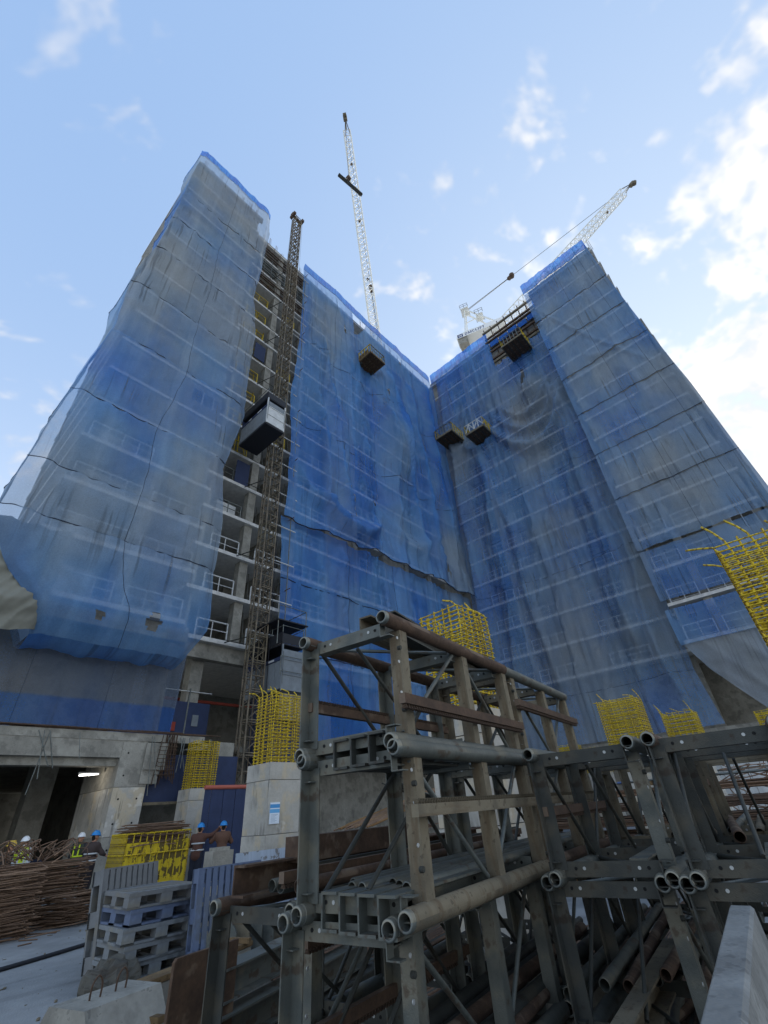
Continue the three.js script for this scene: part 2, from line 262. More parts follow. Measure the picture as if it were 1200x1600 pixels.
// contents of the open hoist bay: white and yellow guard rails, posts, wall panels, boards, formwork at the top
for (let k = 0; k < NL; k++) {
  const y = levelY(k), rails = k <= 2 ? [[11.4, 13.4, M.white], [14.7, 17.0, M.white]] : k <= 4 ? [[11.2, 13.2, M.galv]] : k <= 12 ? [[10.9, 13.0, M.yellow], [14.9, 16.4, k % 3 ? M.galv : M.yellow]] : [];
  for (const [a, b, m] of rails) add('guard_rail', railing(frames.z, a, b, y, 0.05, -24.4, 1.15), m, building);
  const post = []; for (const [x, d] of [[11.0, 0.5], [12.1, 2.4], [15.0, 1.2], [16.9, 0.5], [13.1, 3.4]]) if (R0() < 0.8) post.push(rod(V(x + R0() * 0.3, y, -24.4 - d), V(x + R0() * 0.3, y + ST - 0.22, -24.4 - d), 0.03, 5));
  if (post.length) add('shore_post', merge(post), M.galv, building);
  if (k > 4 && k < 14) { const gs = []; for (let q = 0; q < 4; q++) { const x = 10.9 + q * 0.75 + R0() * 0.3; gs.push(rod(V(x, y, -24.9 - R0() * 1.5), V(x, y + ST - 0.22, -24.9 - R0() * 1.5), 0.045, 6)); } add('yellow_props', merge(gs), M.yellow, building); }
  if (k < 12) add('bay_wall', box(3.2, ST - 0.22, 0.18, 12.1, y + (ST - 0.22) / 2, -28.2 - (k % 3) * 0.8), M.concrete, building), add('bay_wall', box(2.6, ST - 0.22, 0.18, 16.0, y + (ST - 0.22) / 2, -27.0 - (k % 2) * 1.3), M.concrete, building);
  add('bay_wall', box(0.18, ST - 0.22, 3.0, 10.9, y + (ST - 0.22) / 2, -26.2), M.concrete, building);
  if (k === 3) add('wrapped_panel_stack', box(1.5, 1.5, 0.5, 12.4, y + 0.75, -25.4), M.white, building);
  if (k === 4 || k === 9) add('hoist_gate', box(1.1, 2.1, 0.06, 12.8, y + 1.05, -24.25), M.navy, building);
  if (k > 3 && k < 15) { const gs = []; for (let q = 0; q < 14; q++) { const x = 11.2 + R0() * 5.4, l = 0.8 + R0() * 1.6, a = R0() * 3; gs.push(rod(V(x, y + 0.05 + R0() * 0.7, -25 - R0() * 2), V(x + Math.cos(a) * l, y + 0.1 + R0() * 0.8, -25 - R0() * 2), 0.035, 5)); } add('stored_scaffold_tubes', merge(gs), k % 2 ? M.galv : M.rebar, building); }
  if (k >= 13) { const gs = []; for (let q = 0; q < 4; q++) gs.push(box(6.6, 0.09, 0.12, 13.9, y + 0.5 + q * 0.58, -24.2 - (q % 2) * 0.5)); for (let x = 10.9; x < 17.4; x += 0.9) gs.push(rod(V(x, y, -24.1), V(x, y + ST, -24.1), 0.03, 5)); add('formwork_frame', merge(gs), q13(k), building); }
}
function q13(k) { return k % 2 ? M.rust : M.galv; }
// outrigger scaffold beside the hoist: two standards with ledgers at every floor
{
  const t = thing('hoist_scaffold', 'thin galvanised tube scaffold standing right of the hoist mast', 'scaffold', [0, 0, 0]);
  for (const [x, z] of [[15.35, -23.3], [16.75, -23.3]]) for (let k = 0; k < 15; k++) add('standard', rod(V(x, levelY(k), z), V(x, levelY(k + 1), z), 0.035, 6), M.galv, t);
  for (let k = 0; k < 16; k++) { add('ledger', rod(V(14.9, levelY(k) + 0.1, -23.3), V(17.2, levelY(k) + 0.1, -23.3), 0.045, 6), M.white, t); if (k % 2) add('transom', rod(V(16.75, levelY(k) + 1.1, -24.5), V(16.75, levelY(k) + 1.1, -22.9), 0.03, 5), M.rebar, t); }
}

// ================= PODIUM =================
{
  const t = thing('podium', 'grey concrete podium deck and dark open hall below the left tower', 'podium');
  add('deck_slab', box(15.4, 0.3, 28, 3.75, DECK - 0.15, -35.6), M.concrete, t);
  add('deck_slab', box(32, 0.3, 12, 27.3, DECK - 0.15, -29.6), M.concrete, t);
  add('edge_beam', box(13.0, 0.62, 0.4, 2.4, DECK - 0.61, -21.82), M.concrete, t);
  add('edge_beam', box(13.0, 0.28, 0.5, 2.4, DECK - 1.06, -22.1), M.concrete, t);
  add('deck_slab', box(16, 0.3, 46, 50.6, DECK - 0.151, -6), M.concrete, t);
  add('edge_beam', box(0.4, 1.0, 42, 42.3, DECK - 0.5, -5), M.concrete, t);
  add('hall_wall', box(16, DECK, 0.3, 4, DECK / 2, -49), M.blockwork, t);
  add('hall_wall', box(0.3, DECK, 20, 11.3, DECK / 2, -38), M.blockwork, t);
  add('hall_wall', box(0.3, DECK, 27, -4.6, DECK / 2, -35.5), M.blockwork, t);
  add('hall_wall', box(35, DECK, 0.3, 28.5, DECK / 2, -27.5), M.blockwork, t);
  add('hall_wall', box(0.3, DECK, 46, 45, DECK / 2, -6.5), M.blockwork, t);
  add('hall_column', box(1.0, DECK - 0.3, 1.0, 7.3, (DECK - 0.3) / 2, -29.2), M.concrete, t);
  add('column_footing', box(1.7, 1.0, 1.7, 7.3, 0.5, -29.2), M.navy, t);
  add('hall_column', box(1.0, DECK - 0.3, 1.0, 2.6, (DECK - 0.3) / 2, -29.2), M.concrete, t);
  // broad wall pier at the hall's right end, with a bracket on top
  for (let i = 0; i < 3; i++) { const h = (DECK - 0.35) / 3; add('wall_pier', box(1.25 - (i % 2) * 0.015, h - 0.014, 3.6 - (i % 2) * 0.015, 8.55, h * (i + 0.5), -23.4), i === 1 ? M.column : M.concrete, t); for (const [dx, dy] of [[-0.35, -0.4], [0.35, -0.4], [-0.35, 0.4], [0.35, 0.4]]) add('tie_hole', new THREE.CylinderGeometry(0.035, 0.035, 0.01, 10).rotateX(Math.PI / 2).translate(8.55 + dx, h * (i + 0.5) + dy, -21.597), M.hole, t); }
  add('corbel', merge([box(0.9, 1.0, 0.8, 9.3, DECK - 0.85, -21.9), box(0.7, 0.5, 0.7, 9.2, DECK - 1.6, -21.9)]), M.concrete, t);
  add('wall_pier', box(0.9, 3.2, 0.9, 12.9, DECK - 1.7, -22.6), M.concrete, t);
  // edge boards, fraying rods and wires at the deck's edge
  const r = rng(5), bl = [], wr = [];
  for (let i = 0; i < 46; i++) { const x = -3 + i * 0.32 + r() * 0.2; bl.push(box(0.9 + r() * 1.4, 0.035, 0.12, x, DECK + 0.03 + r() * 0.06, -21.55 - r() * 0.2)); }
  add('edge_boards', merge(bl), M.rust, t);
  for (let i = 0; i < 16; i++) { const x = i < 5 ? 4.6 + r() * 1.6 : 9.0 + r() * 2.8, l = 0.8 + r() * 1.8, dx = (r() - 0.3) * 0.9; wr.push(rod(V(x, DECK - 0.1, -21.5), V(x + dx, DECK - 0.1 - l, -21.45 + r() * 0.2), 0.018, 4)); }
  add('hanging_rods', merge(wr), M.galv, t);
  const bun = []; for (let i = 0; i < 24; i++) { const x = 9.35 + r() * 0.8; bun.push(rod(V(x, DECK, -21.4 - r() * 0.3), V(x + (r() - 0.5) * 0.4, DECK - 1.4 - r() * 0.6, -21.4 - r() * 0.3), 0.016, 4)); }
  for (let i = 0; i < 9; i++) { const y = DECK - 0.35 - i * 0.15, a = r() * 0.06; for (const [x0, z0, x1, z1] of [[9.38, -21.35, 10.12, -21.35], [10.12, -21.35, 10.12, -21.75], [10.12, -21.75, 9.38, -21.75], [9.38, -21.75, 9.38, -21.35]]) bun.push(rod(V(x0, y, z0), V(x1, y + a, z1), 0.011, 4)); }
  add('column_rebar', merge(bun), M.rust, t);
}
{ // lit batten lamp in the hall
  const t = thing('batten_lamp', 'lit white tube lamp hanging in the dark hall', 'lamp', [7.35, 3.72, -22.9]);
  const em = std({ color: 0xffffff, emissive: new THREE.Color(1, 0.98, 0.92), emissiveIntensity: 3.0 });
  add('lamp_tube', rod(V(-0.35, 0, 0), V(0.35, 0.06, 0), 0.035, 8), em, t);
  add('lamp_body', box(0.8, 0.05, 0.1, 0, 0.09, 0), M.white, t);
  add('hanger_wire', rod(V(0, 0.1, 0), V(0, 1.1, 0), 0.008, 4), M.black, t);
  const l = new THREE.PointLight(0xfff6e6, 0.5, 0, 2); l.position.set(7.35, 3.6, -22.9); l.castShadow = true; scene.add(l);
}
// ================= DEBRIS NETTING =================
// woven polyethylene: strong blue where clean, dust-grey and bleached in patches and runs
function netTex(W, Hh, wm, hm, seed, greyAt, cover = 0.63, drip = 0.12) {
  return tex(W, Hh, (u, v, o) => {
    const x = u * wm, y = v * hm;
    const patch = fbm(x * 0.16 + seed, y * 0.11, 4, seed), run = fbm(x * 1.5, y * 0.06 + 3, 4, seed + 3), fineRun = fbm(x * 6.5, y * 0.22, 3, seed + 5), weave = hash(Math.floor(x * 40), Math.floor(y * 40), seed);
    let g = clamp(greyAt(x, y) + (patch - 0.5) * 1.1 + (run - 0.5) * 0.22);
    const blue = [98, 160, 226], deep = [64, 130, 216], grey = [164, 172, 178], dust = [180, 178, 172];
    const a = [0, 0, 0], b = [0, 0, 0];
    mixc(a, blue, deep, sstep(0.35, 0.75, fbm(x * 0.4 + 9, y * 0.2, 3, seed + 8)));
    mixc(b, grey, dust, sstep(0.4, 0.75, fbm(x * 0.3 + 2, y * 0.25, 3, seed + 9)));
    mixc(o, a, b, sstep(0.05, 1.0, g) * 0.85);
    const k = 1 - drip * sstep(0.60, 0.8, fineRun) * sstep(0.45, 0.62, fbm(x * 0.3 + 7, y * 0.2, 3, seed + 12)) - 0.06 * weave + 0.05 * sstep(0.55, 0.8, run);
    for (let i = 0; i < 3; i++) o[i] *= k;
    // open weave: how much of the area the threads cover
    o[3] = 255 * clamp(cover + 0.16 * (patch - 0.5) + 0.05 * (fineRun - 0.5) + 0.05 * (run - 0.5) - 0.04 * weave);
  });
}
function netMat(t) { return new THREE.MeshPhysicalMaterial({ map: t, transparent: true, opacity: 1, roughness: 0.8, transmission: 0.16, thickness: 0, side: THREE.DoubleSide, specularIntensity: 0.35 }); }
const backlitTex = tex(512, 512, (u, v, o) => { const n = tn(u, v, 5, 5, 71), s = tn2(u, v, 40, 3, 3, 73); mixc(o, [34, 98, 196], [74, 150, 226], sstep(0.3, 0.7, n * 0.6 + s * 0.4)); o[3] = 255 * (0.74 + 0.22 * n); }, true, [6, 12]);  // top strips: the glow of sky behind is put into a brighter blue
const backlitBlue = new THREE.MeshPhysicalMaterial({ map: backlitTex, transparent: true, roughness: 0.8, transmission: 0.5, thickness: 0, side: THREE.DoubleSide, specularIntensity: 0.3 });
const seamMat = std({ color: rgb(26, 38, 62), roughness: 0.9 });
// f(s, y) -> point in the world ; panels split by rows (heights) and columns (fractions)
function net({ name, label, rows, cols, f, lo, hi, mat, u0, wm, y0, hm, step = 0.2, rope = 0.021, hole, ropes = true, backlitRow = -1, hemRope = false }) {
  const t = thing(name, label, 'safety net', [0, 0, 0], 0, 'blue netting on the building');
  for (let r = 0; r < rows.length - 1; r++) {
    const yb = rows[r], yt = rows[r + 1];
    for (let c = 0; c < cols.length - 1; c++) {
      const wA = hi((yb + yt) / 2) - lo((yb + yt) / 2), nx = Math.max(4, Math.ceil(wA * (cols[c + 1] - cols[c]) / step)), ny = Math.max(4, Math.ceil((yt - yb) / step));
      const pos = [], uv = [], idx = [];
      for (let j = 0; j <= ny; j++) for (let i = 0; i <= nx; i++) {
        const y = lerp(yb, yt, j / ny), q = lerp(cols[c], cols[c + 1], i / nx), s = lerp(lo(y), hi(y), q), p = f(s, y, q, (y - yb) / (yt - yb), r);
        pos.push(p.x, p.y, p.z); uv.push((s - u0) / wm, (y - y0) / hm);
      }
      for (let j = 0; j < ny; j++) for (let i = 0; i < nx; i++) {
        const a = j * (nx + 1) + i, y = lerp(yb, yt, (j + 0.5) / ny), q = lerp(cols[c], cols[c + 1], (i + 0.5) / nx);
        if (hole && hole(lerp(lo(y), hi(y), q), y)) continue;
        idx.push(a, a + 1, a + nx + 2, a, a + nx + 2, a + nx + 1);
      }
      if (!idx.length) continue;
      const g = new THREE.BufferGeometry(); g.setAttribute('position', new THREE.Float32BufferAttribute(pos, 3)); g.setAttribute('uv', new THREE.Float32BufferAttribute(uv, 2)); g.setIndex(idx); g.computeVertexNormals();
      add('net_panel', g, r >= backlitRow && backlitRow >= 0 ? backlitBlue : mat, t);
      // vertical laced edge
      if (ropes && c > 0) { const pts = []; for (let j = 0; j <= 24; j++) { const y = lerp(yb, yt, j / 24); if (hole && hole(lerp(lo(y), hi(y), cols[c]), y)) continue; pts.push(f(lerp(lo(y), hi(y), cols[c]), y, cols[c], j / 24, r)); } if (pts.length > 3) add('laced_edge', wire(pts, rope * 0.55, 4, 48), seamMat, t); }
    }
    if (ropes && (r > 0 || hemRope)) { const pts = []; for (let i = 0; i <= 40; i++) { const q = i / 40, s = lerp(lo(yb), hi(yb), q); if (hole && hole(s, yb)) continue; pts.push(f(s, yb, q, 0, r)); } if (pts.length > 3) add('tie_rope', wire(pts, r ? rope : rope * 2.2, 5, 90), seamMat, t); }
  }
  return t;
}
const ties = (s, y, yb, yt, A = 0.10, w = 1.15) => { const c = Math.abs(Math.sin(Math.PI * (s / w + 0.15 * Math.sin(s * 1.7)))), e = Math.exp(-Math.max(0, yt - y) / 0.9) + 0.6 * Math.exp(-Math.max(0, y - yb) / 0.7); return A * c * e; };
const crease = (s, y, seed, f = 1) => Math.pow(ridge(s * 1.3 * f + 0.3 * wob(s * 0.4, y * 0.3, seed), y * 0.09 * f, 2, seed), 7);
const arch = (t, p = 0.7) => Math.pow(Math.max(0, 4 * t * (1 - t)), p);
const pw = (list) => (y) => { for (let i = 0; i < list.length - 1; i++) if (y <= list[i + 1][0] || i === list.length - 2) return lerp(list[i][1], list[i + 1][1], clamp((y - list[i][0]) / (list[i + 1][0] - list[i][0]))); };
const wob = (x, y, s) => (fbm(x, y, 3, s) - 0.5) * 2;

// ---- left tower ----
{
  const T1 = netTex(1024, 2048, 20, 54, 3, (x, y) => 0.66 + 0.2 * sstep(10, 30, y) - 0.5 * Math.exp(-Math.pow((x - 2.2) / 1.6, 2) - Math.pow((y - 13) / 5, 2)) - 0.9 * sstep(49.6, 50.4, y) - 0.25 * sstep(6, 0, y), 0.64, 0.22);
  const mat = netMat(T1);
  const sideMat = netMat(netTex(512, 1024, 20, 54, 7, () => 0.55, 0.86, 0.25));
  const left = pw([[8.6, 3.5], [9.6, 2.95], [10.8, 1.75], [12.3, 0.75], [14, 0.7], [20, 1.05], [27, 1.7], [33, 1.5], [38, 2.05], [48, 2.3], [60, 2.3]]);
  const right = pw([[8.6, 10.0], [10, 10.55], [13, 10.35], [16.5, 10.5], [20.5, 9.95], [26, 10.95], [30, 10.7], [35.5, 10.95], [41, 10.25], [48, 10.55], [54, 10.75], [60, 10.5]]);
  const prot = pw([[8.6, 0.1], [9.6, 0.75], [12, 1.05], [16, 0.95], [22, 0.7], [30, 0.5], [45, 0.25], [60, 0.0]]);
  const rows = [8.6, 13.2, 15.9, 20.9, 26.7, 32.1, 37.7, 43.0, 48.2, 57.4, 58.7];
  const F = (s, y, q, t, r) => {
    const b = r > 8 ? 0 : (0.05 + 0.12 * vnoise(s * 0.4, y * 0.1, 3)) * arch(t, 0.6) * (r < 3 ? 1.5 : 1) + ties(s, y, rows[r], rows[r + 1], 0.07) + 0.10 * crease(s, y, 51 + r) + 0.08 * crease(s + y * 0.5, y * 2, 55);
    const gath = Math.exp(-t * 2.2) + Math.exp(-(1 - t) * 3.0);
    let d = b + 0.10 * (ridge(s * 0.9 + 0.25 * wob(s * .3, y * .4, 8), y * 0.10 + r, 3, 21 + r) - 0.5) * (0.5 + gath) + 0.13 * wob(s * 0.8, y * 0.45, 5) + 0.05 * (ridge(s * 2.6, y * 0.35, 2, 4) - 0.5);
    d += 0.10 * Math.max(0, ridge(s * 0.7 + y * 0.55, y * 0.25, 2, 33 + r) - 0.6) * 2.0 * arch(t);
    const sag = -0.20 * arch(q, 1) * (t < 0.02 || t > 0.98 ? 1 : 1) * (r > 8 ? 0 : 1) * 0.35;
    return V(s + 0.08 * wob(y * 0.6, s, 9), y + sag + 0.08 * wob(s * 0.7, y * 0.7, 12), -21.95 + prot(y) + d - 1.0 * sstep(0.93, 1, q) * 0.35 - 0.25 * sstep(0.06, 0, q));
  };
  const t = net({ name: 'left_tower_netting', label: 'dusty blue net sheets wrapping the front of the left tower', backlitRow: 9, rows, cols: [0, 0.5, 1], f: F, lo: left, hi: right, mat, u0: 0, wm: 20, y0: 8.6, hm: 54, step: 0.16, hole: (s, y) => (Math.hypot((s - 7.75) * 1.2, (y - 9.75)) < 0.33 + 0.1 * vnoise(s * 9, y * 9) && y < 10.3) || Math.hypot(s - 5.5, y - 9.6) < 0.18 });
  // left return of the same wrap, in light from behind
  const side = net({ name: 'left_tower_side_netting', label: 'pale blue net on the narrow left flank of the left tower', backlitRow: 9, rows, cols: [0, 1], f: (s, y, q, tt, r) => { const e = F(left(y), y, 0, tt, r); return V(e.x + 0.05 + 0.14 * wob(s * 0.8, y * 0.5, 15) * q + 0.12 * q * arch(tt) - 0.1 * q, y + 0.1 * wob(s, y, 3) * q, e.z - q * 3.4); }, lo: () => 0, hi: () => 3.4, mat: sideMat, u0: -12, wm: 20, y0: 8.6, hm: 54, step: 0.22 });
  // hem: the sheet tucks back under the overhang
  const hem = [], hp = [], hu = [], hi = [];
  const nh = 60; for (let j = 0; j <= 10; j++) for (let i = 0; i <= nh; i++) { const q = i / nh, s = lerp(left(8.6), right(8.6), q), e = F(s, 8.6, q, 0, 0), k = j / 10; hp.push(e.x + 0.1 * wob(i * 0.3, j * 0.4, 6) * k, e.y - 0.35 * Math.sin(k * 3.0) * (0.6 + 0.6 * vnoise(i * 0.2, 1, 4)) + 0.1 * k, e.z - 1.9 * k); hu.push(s / 20, -k * 0.03); }
  for (let j = 0; j < 10; j++) for (let i = 0; i < nh; i++) { const a = j * (nh + 1) + i; hi.push(a, a + 1, a + nh + 2, a, a + nh + 2, a + nh + 1); }
  const hg = new THREE.BufferGeometry(); hg.setAttribute('position', new THREE.Float32BufferAttribute(hp, 3)); hg.setAttribute('uv', new THREE.Float32BufferAttribute(hu, 2)); hg.setIndex(hi); hg.computeVertexNormals(); add('net_hem', hg, mat, t);
  // corner that has torn loose and flies out, showing its sun-bleached back
  const fp = [], fu = [], fi = [], nf = 60;
  for (let j = 0; j <= nf; j++) for (let i = 0; i <= nf; i++) { const a = i / nf, b = j / nf, x = lerp(3.6, -0.9, a), y = lerp(8.7, 13.0, b) - 0.9 * Math.sin(a * 3.1) * (1 - b) + 0.9 * a * (1 - b), z = -21.9 + 0.55 * Math.sin(a * 4.2 + b) * (1 - b * 0.6) + 0.3 * wob(a * 3, b * 3, 5) + 0.45 * ridge(a * 5 + b * 3, b * 2, 3, 7) + 0.12 * crease(a * 6, b * 9, 3); fp.push(x, y, z); fu.push(a * 0.4, b * 0.4); }
  for (let j = 0; j < nf; j++) for (let i = 0; i < nf; i++) { const a = j * (nf + 1) + i; fi.push(a, a + 1, a + nf + 2, a, a + nf + 2, a + nf + 1); }
  const fg = new THREE.BufferGeometry(); fg.setAttribute('position', new THREE.Float32BufferAttribute(fp, 3)); fg.setAttribute('uv', new THREE.Float32BufferAttribute(fu, 2)); fg.setIndex(fi); fg.computeVertexNormals(); add('loose_corner', fg, std({ map: T.plain, color: rgb(150, 150, 138), roughness: 0.9, side: THREE.DoubleSide }), t);
  // lower screen on the set-back lobby wall
  const T0 = netTex(1024, 512, 12, 6, 77, (x, y) => 0.78 - 1.1 * sstep(1.55, 1.35, y));
  net({ name: 'lobby_screen', label: 'grey screen with blue foot on the lobby below the left tower', rows: [DECK + 0.05, 9.6], cols: [0, 0.33, 0.66, 1], f: (s, y, q) => V(s, y, -23.35 + 0.05 * ridge(s * 1.4, y * 0.15, 3, 5) + 0.04 * wob(s, y, 6) + (q > 0.985 ? -0.1 : 0)), lo: () => 1.0, hi: (y) => 10.35 + 0.04 * y, mat: Object.assign(netMat(T0), { color: new THREE.Color(0.44, 0.45, 0.5) }), u0: 0, wm: 12, y0: DECK, hm: 6, step: 0.14, rope: 0.014 });
}

// ---- main block, left side (beside the hoist) ----
const pinch = (x, y, px, py, A, k, R) => { const dx = x - px, dy = y - py, r = Math.hypot(dx, dy); if (r > R) return 0; const th = Math.atan2(dy, dx); return A * Math.cos(th * k) * (1 - r / R) * Math.min(1, r / 0.6) - A * 2.0 * Math.exp(-r * r / 0.5); };
const swag = (x, y, x0, y0, x1, y1, drop, A, w) => { const t = (x - x0) / (x1 - x0); if (t < 0 || t > 1) return 0; const c = lerp(y0, y1, t) - drop * 4 * t * (1 - t); return A * Math.exp(-Math.pow((y - c) / w, 2)) * Math.pow(4 * t * (1 - t), 0.5); };
const hash01 = (i, s) => hash(i, 7, s);
function fold(x, y, xs, lean, A, w, y0, y1) { const c = xs + lean * (y - y0) + 0.25 * Math.sin(y * 0.45 + xs), k = sstep(y0, y0 + 3, y) * sstep(y1, y1 - 3, y), e = Math.abs(x - c) / w; return A * k * (0.6 * Math.exp(-e * 1.6) + 0.4 * Math.exp(-e * e * 0.25)); }
{
  const tA = netTex(1024, 2048, 28, 56, 14, (x, y) => 0.20 + 0.5 * Math.exp(-Math.pow((x - 15.5) / 2.3, 2) - Math.pow((y - 30) / 8, 2)) + 0.45 * Math.exp(-Math.pow((x - 5) / 3, 2) - Math.pow((y - 42) / 9, 2)) + 0.4 * sstep(19, 24, x) * sstep(40, 20, y), 0.61);
  const left = pw([[5, 16.7], [11, 16.6], [15.5, 16.35], [21, 16.0], [27, 16.35], [31.5, 15.8], [39, 16.2], [46, 16.45], [55, 16.5], [60, 16.7]]);
  const right = () => 41.6;
  const F = (s, y, q, t, r) => {
    let d = 0;
    d += 0.55 * (fbm(s * 0.33, y * 0.05, 3, 41) - 0.4) + 0.30 * (ridge(s * 0.55 + 0.5 * wob(s * 0.2, y * 0.12, 4), y * 0.05, 3, 43) - 0.5) + 0.10 * (ridge(s * 1.7, y * 0.14, 2, 47) - 0.5) + 0.22 * crease(s, y, 61, 0.8) + 0.12 * crease(s + 0.35 * y, y * 1.6, 62);
    if (y > 20.7) {
      d += fold(s, y, 20.2, -0.10, 0.5, 0.45, 22, 45) + fold(s, y, 23.2, -0.16, 0.45, 0.4, 21, 47) + fold(s, y, 29.8, -0.06, 0.55, 0.5, 24, 50) + fold(s, y, 33.2, -0.10, 0.6, 0.5, 21, 50) + fold(s, y, 36.2, -0.05, 0.6, 0.55, 21, 52) + fold(s, y, 38.8, 0, 0.5, 0.5, 20, 55);
      d += 0.9 * Math.exp(-Math.pow((s - 30.5) / 2.2, 2) - Math.pow((y - 37.5) / 6, 2)) - 0.5 * Math.exp(-Math.pow((s - 27.6) / 0.9, 2) - Math.pow((y - 33) / 5, 2));
      d += pinch(s, y, 26.9, 27.3, 0.10, 5, 4.5) + swag(s, y, 16.5, 27, 27.5, 25, 4.2, 0.45, 0.9) + swag(s, y, 19, 24, 26, 23.5, 2.2, 0.35, 0.5) + swag(s, y, 27, 27, 35, 26, 3, 0.3, 0.8);
      d += 0.55 * sstep(25, 20.7, y) * (0.6 + 0.5 * wob(s * 0.5, 3, 9));
    }
    d *= 0.35 + 0.65 * sstep(0, 0.12, q);
    d *= sstep(57.5, 54, y) * 0.8 + 0.2;
    const hemw = y > 20.7 && y < 22.5 ? (y - 20.7) / 1.8 : 1;
    return V(s + 0.15 * wob(y * 0.35, s * 0.3, 17) * (1 - q), y + (y > 57 ? 0.35 * wob(s * 0.35, 1, 5) : 0) - 0.5 * (1 - hemw) * (0.5 + wob(s * 0.35, 2, 21)), -23.45 + (d > 0 ? d * 1.9 : d * 0.9) + (y <= 20.7 ? -0.25 : 0));
  };
  const matA = netMat(tA);
  const tears = [[23.5, 23.1, 27.7, 0.2], [26.9, 26.6, 27.5, 0.25], [37.2, 21.5, 24.5, 0.2], [33.4, 53.2, 55.6, 0.22], [23.2, 50.5, 52.8, 0.18], [19.9, 29.5, 30.8, 0.18], [29.6, 44.2, 45.6, 0.16]];
  const slit = (s, y) => tears.some(([c, a, b, w]) => y > a && y < b && Math.abs(s - c - 0.12 * Math.sin(y * 1.3)) < w * Math.sin((y - a) / (b - a) * Math.PI)) || (s < 27.2 && s > 24.5 && y > 52 && y < 57.0 && s < 24.5 + (y - 51) * 0.5);
  net({ name: 'courtyard_netting', label: 'deep blue folded net hanging right of the hoist mast', hemRope: true, backlitRow: 3, rows: [20.72, 31, 43, 57.1, 58.6], cols: [0, 0.2, 0.4, 0.6, 0.8, 1], f: F, lo: left, hi: right, mat: matA, u0: 14.5, wm: 28, y0: 5, hm: 56, step: 0.19, rope: 0.02, hole: slit });
  net({ name: 'courtyard_lower_netting', label: 'lower blue net sheet under the sagging hem right of the hoist', rows: [DECK + 0.1, 10.7, 15.65, 20.70], cols: [0, 0.25, 0.5, 0.75, 1], f: F, lo: left, hi: right, mat: matA, u0: 14.5, wm: 28, y0: 5, hm: 56, step: 0.2, rope: 0.035 });
}
// ---- main block, right side ----
{
  const tB = netTex(1024, 2048, 24, 56, 29, (x, y) => 0.36 - 0.45 * sstep(40, 50, y) + 0.6 * Math.exp(-Math.pow((x - 15) / 3, 2) - Math.pow((y - 34) / 7, 2)) + 0.35 * Math.exp(-Math.pow((x - 4) / 2.5, 2) - Math.pow((y - 33) / 6, 2)) + 0.25 * sstep(18, 8, y), 0.53);
  const lo = () => -23.2, hi = pw([[5, -5.2], [9, -5.6], [20, -5.3], [60, -5.3]]);
  const F = (s, y, q, t, r) => {
    let d = 0.45 * (fbm(s * 0.35 + 5, y * 0.05, 3, 61) - 0.4) + 0.24 * (ridge(s * 0.6 + 0.5 * wob(s * 0.2, y * 0.12, 6), y * 0.05, 3, 63) - 0.5) + 0.10 * (ridge(s * 1.8, y * 0.13, 2, 67) - 0.5) + 0.20 * crease(s, y, 64, 0.8) + 0.12 * crease(s - 0.35 * y, y * 1.6, 65);
    d += swag(s, y, -15.5, 40.5, -6.2, 40, 5.0, 0.75, 0.9) + swag(s, y, -14.6, 42, -6.6, 42, 4.0, 0.5, 0.6) + swag(s, y, -13.8, 43.5, -7, 44, 3.4, 0.4, 0.5) + swag(s, y, -20, 41, -14, 42, 2.4, 0.4, 0.6);
    d += 0.9 * Math.exp(-Math.pow((s + 9.3) / 1.2, 2) - Math.pow((y - 43.6) / 2.2, 2));
    d += fold(s, y, -19.5, 0.05, 0.45, 0.5, 8, 40) + fold(s, y, -16.0, -0.04, 0.4, 0.45, 8, 36) + fold(s, y, -7.2, 0.03, 0.7, 0.6, 6, 44) + fold(s, y, -8.8, 0.05, 0.5, 0.5, 10, 44) + fold(s, y, -22.4, 0.02, 0.6, 0.6, 6, 56);
    d *= 0.3 + 0.7 * sstep(0, 0.08, q); d *= 0.3 + 0.7 * sstep(58, 53, y);
    return V(41.55 - (d > 0 ? d * 1.9 : d * 0.9), y + (y > 57 ? 0.4 * wob(s * 0.4, 2, 7) : 0), s);
  };
  const hole = (s, y) => (s > -12.7 && s < -5.5 && y > 51.2 + 0.35 * (s + 12.7) * 0.4 + 0.4 * wob(s, 1, 3)) || (s < -22.3 && y > 52.5 && y < 56.5 && s > -23.0) || (Math.abs(s + 9.9 - 0.08 * (y - 46)) < 0.22 && y > 44.5 && y < 48) ;
  net({ name: 'inner_corner_netting', label: 'blue net with deep swags on the block between inner corner and right tower', backlitRow: 5, rows: [DECK + 0.1, 9, 20, 31, 43, 56.6, 58.6], cols: [0, 0.26, 0.5, 0.76, 1], f: F, lo, hi, mat: netMat(tB), u0: -26, wm: 24, y0: 5, hm: 56, step: 0.19, rope: 0.015, hole });
}
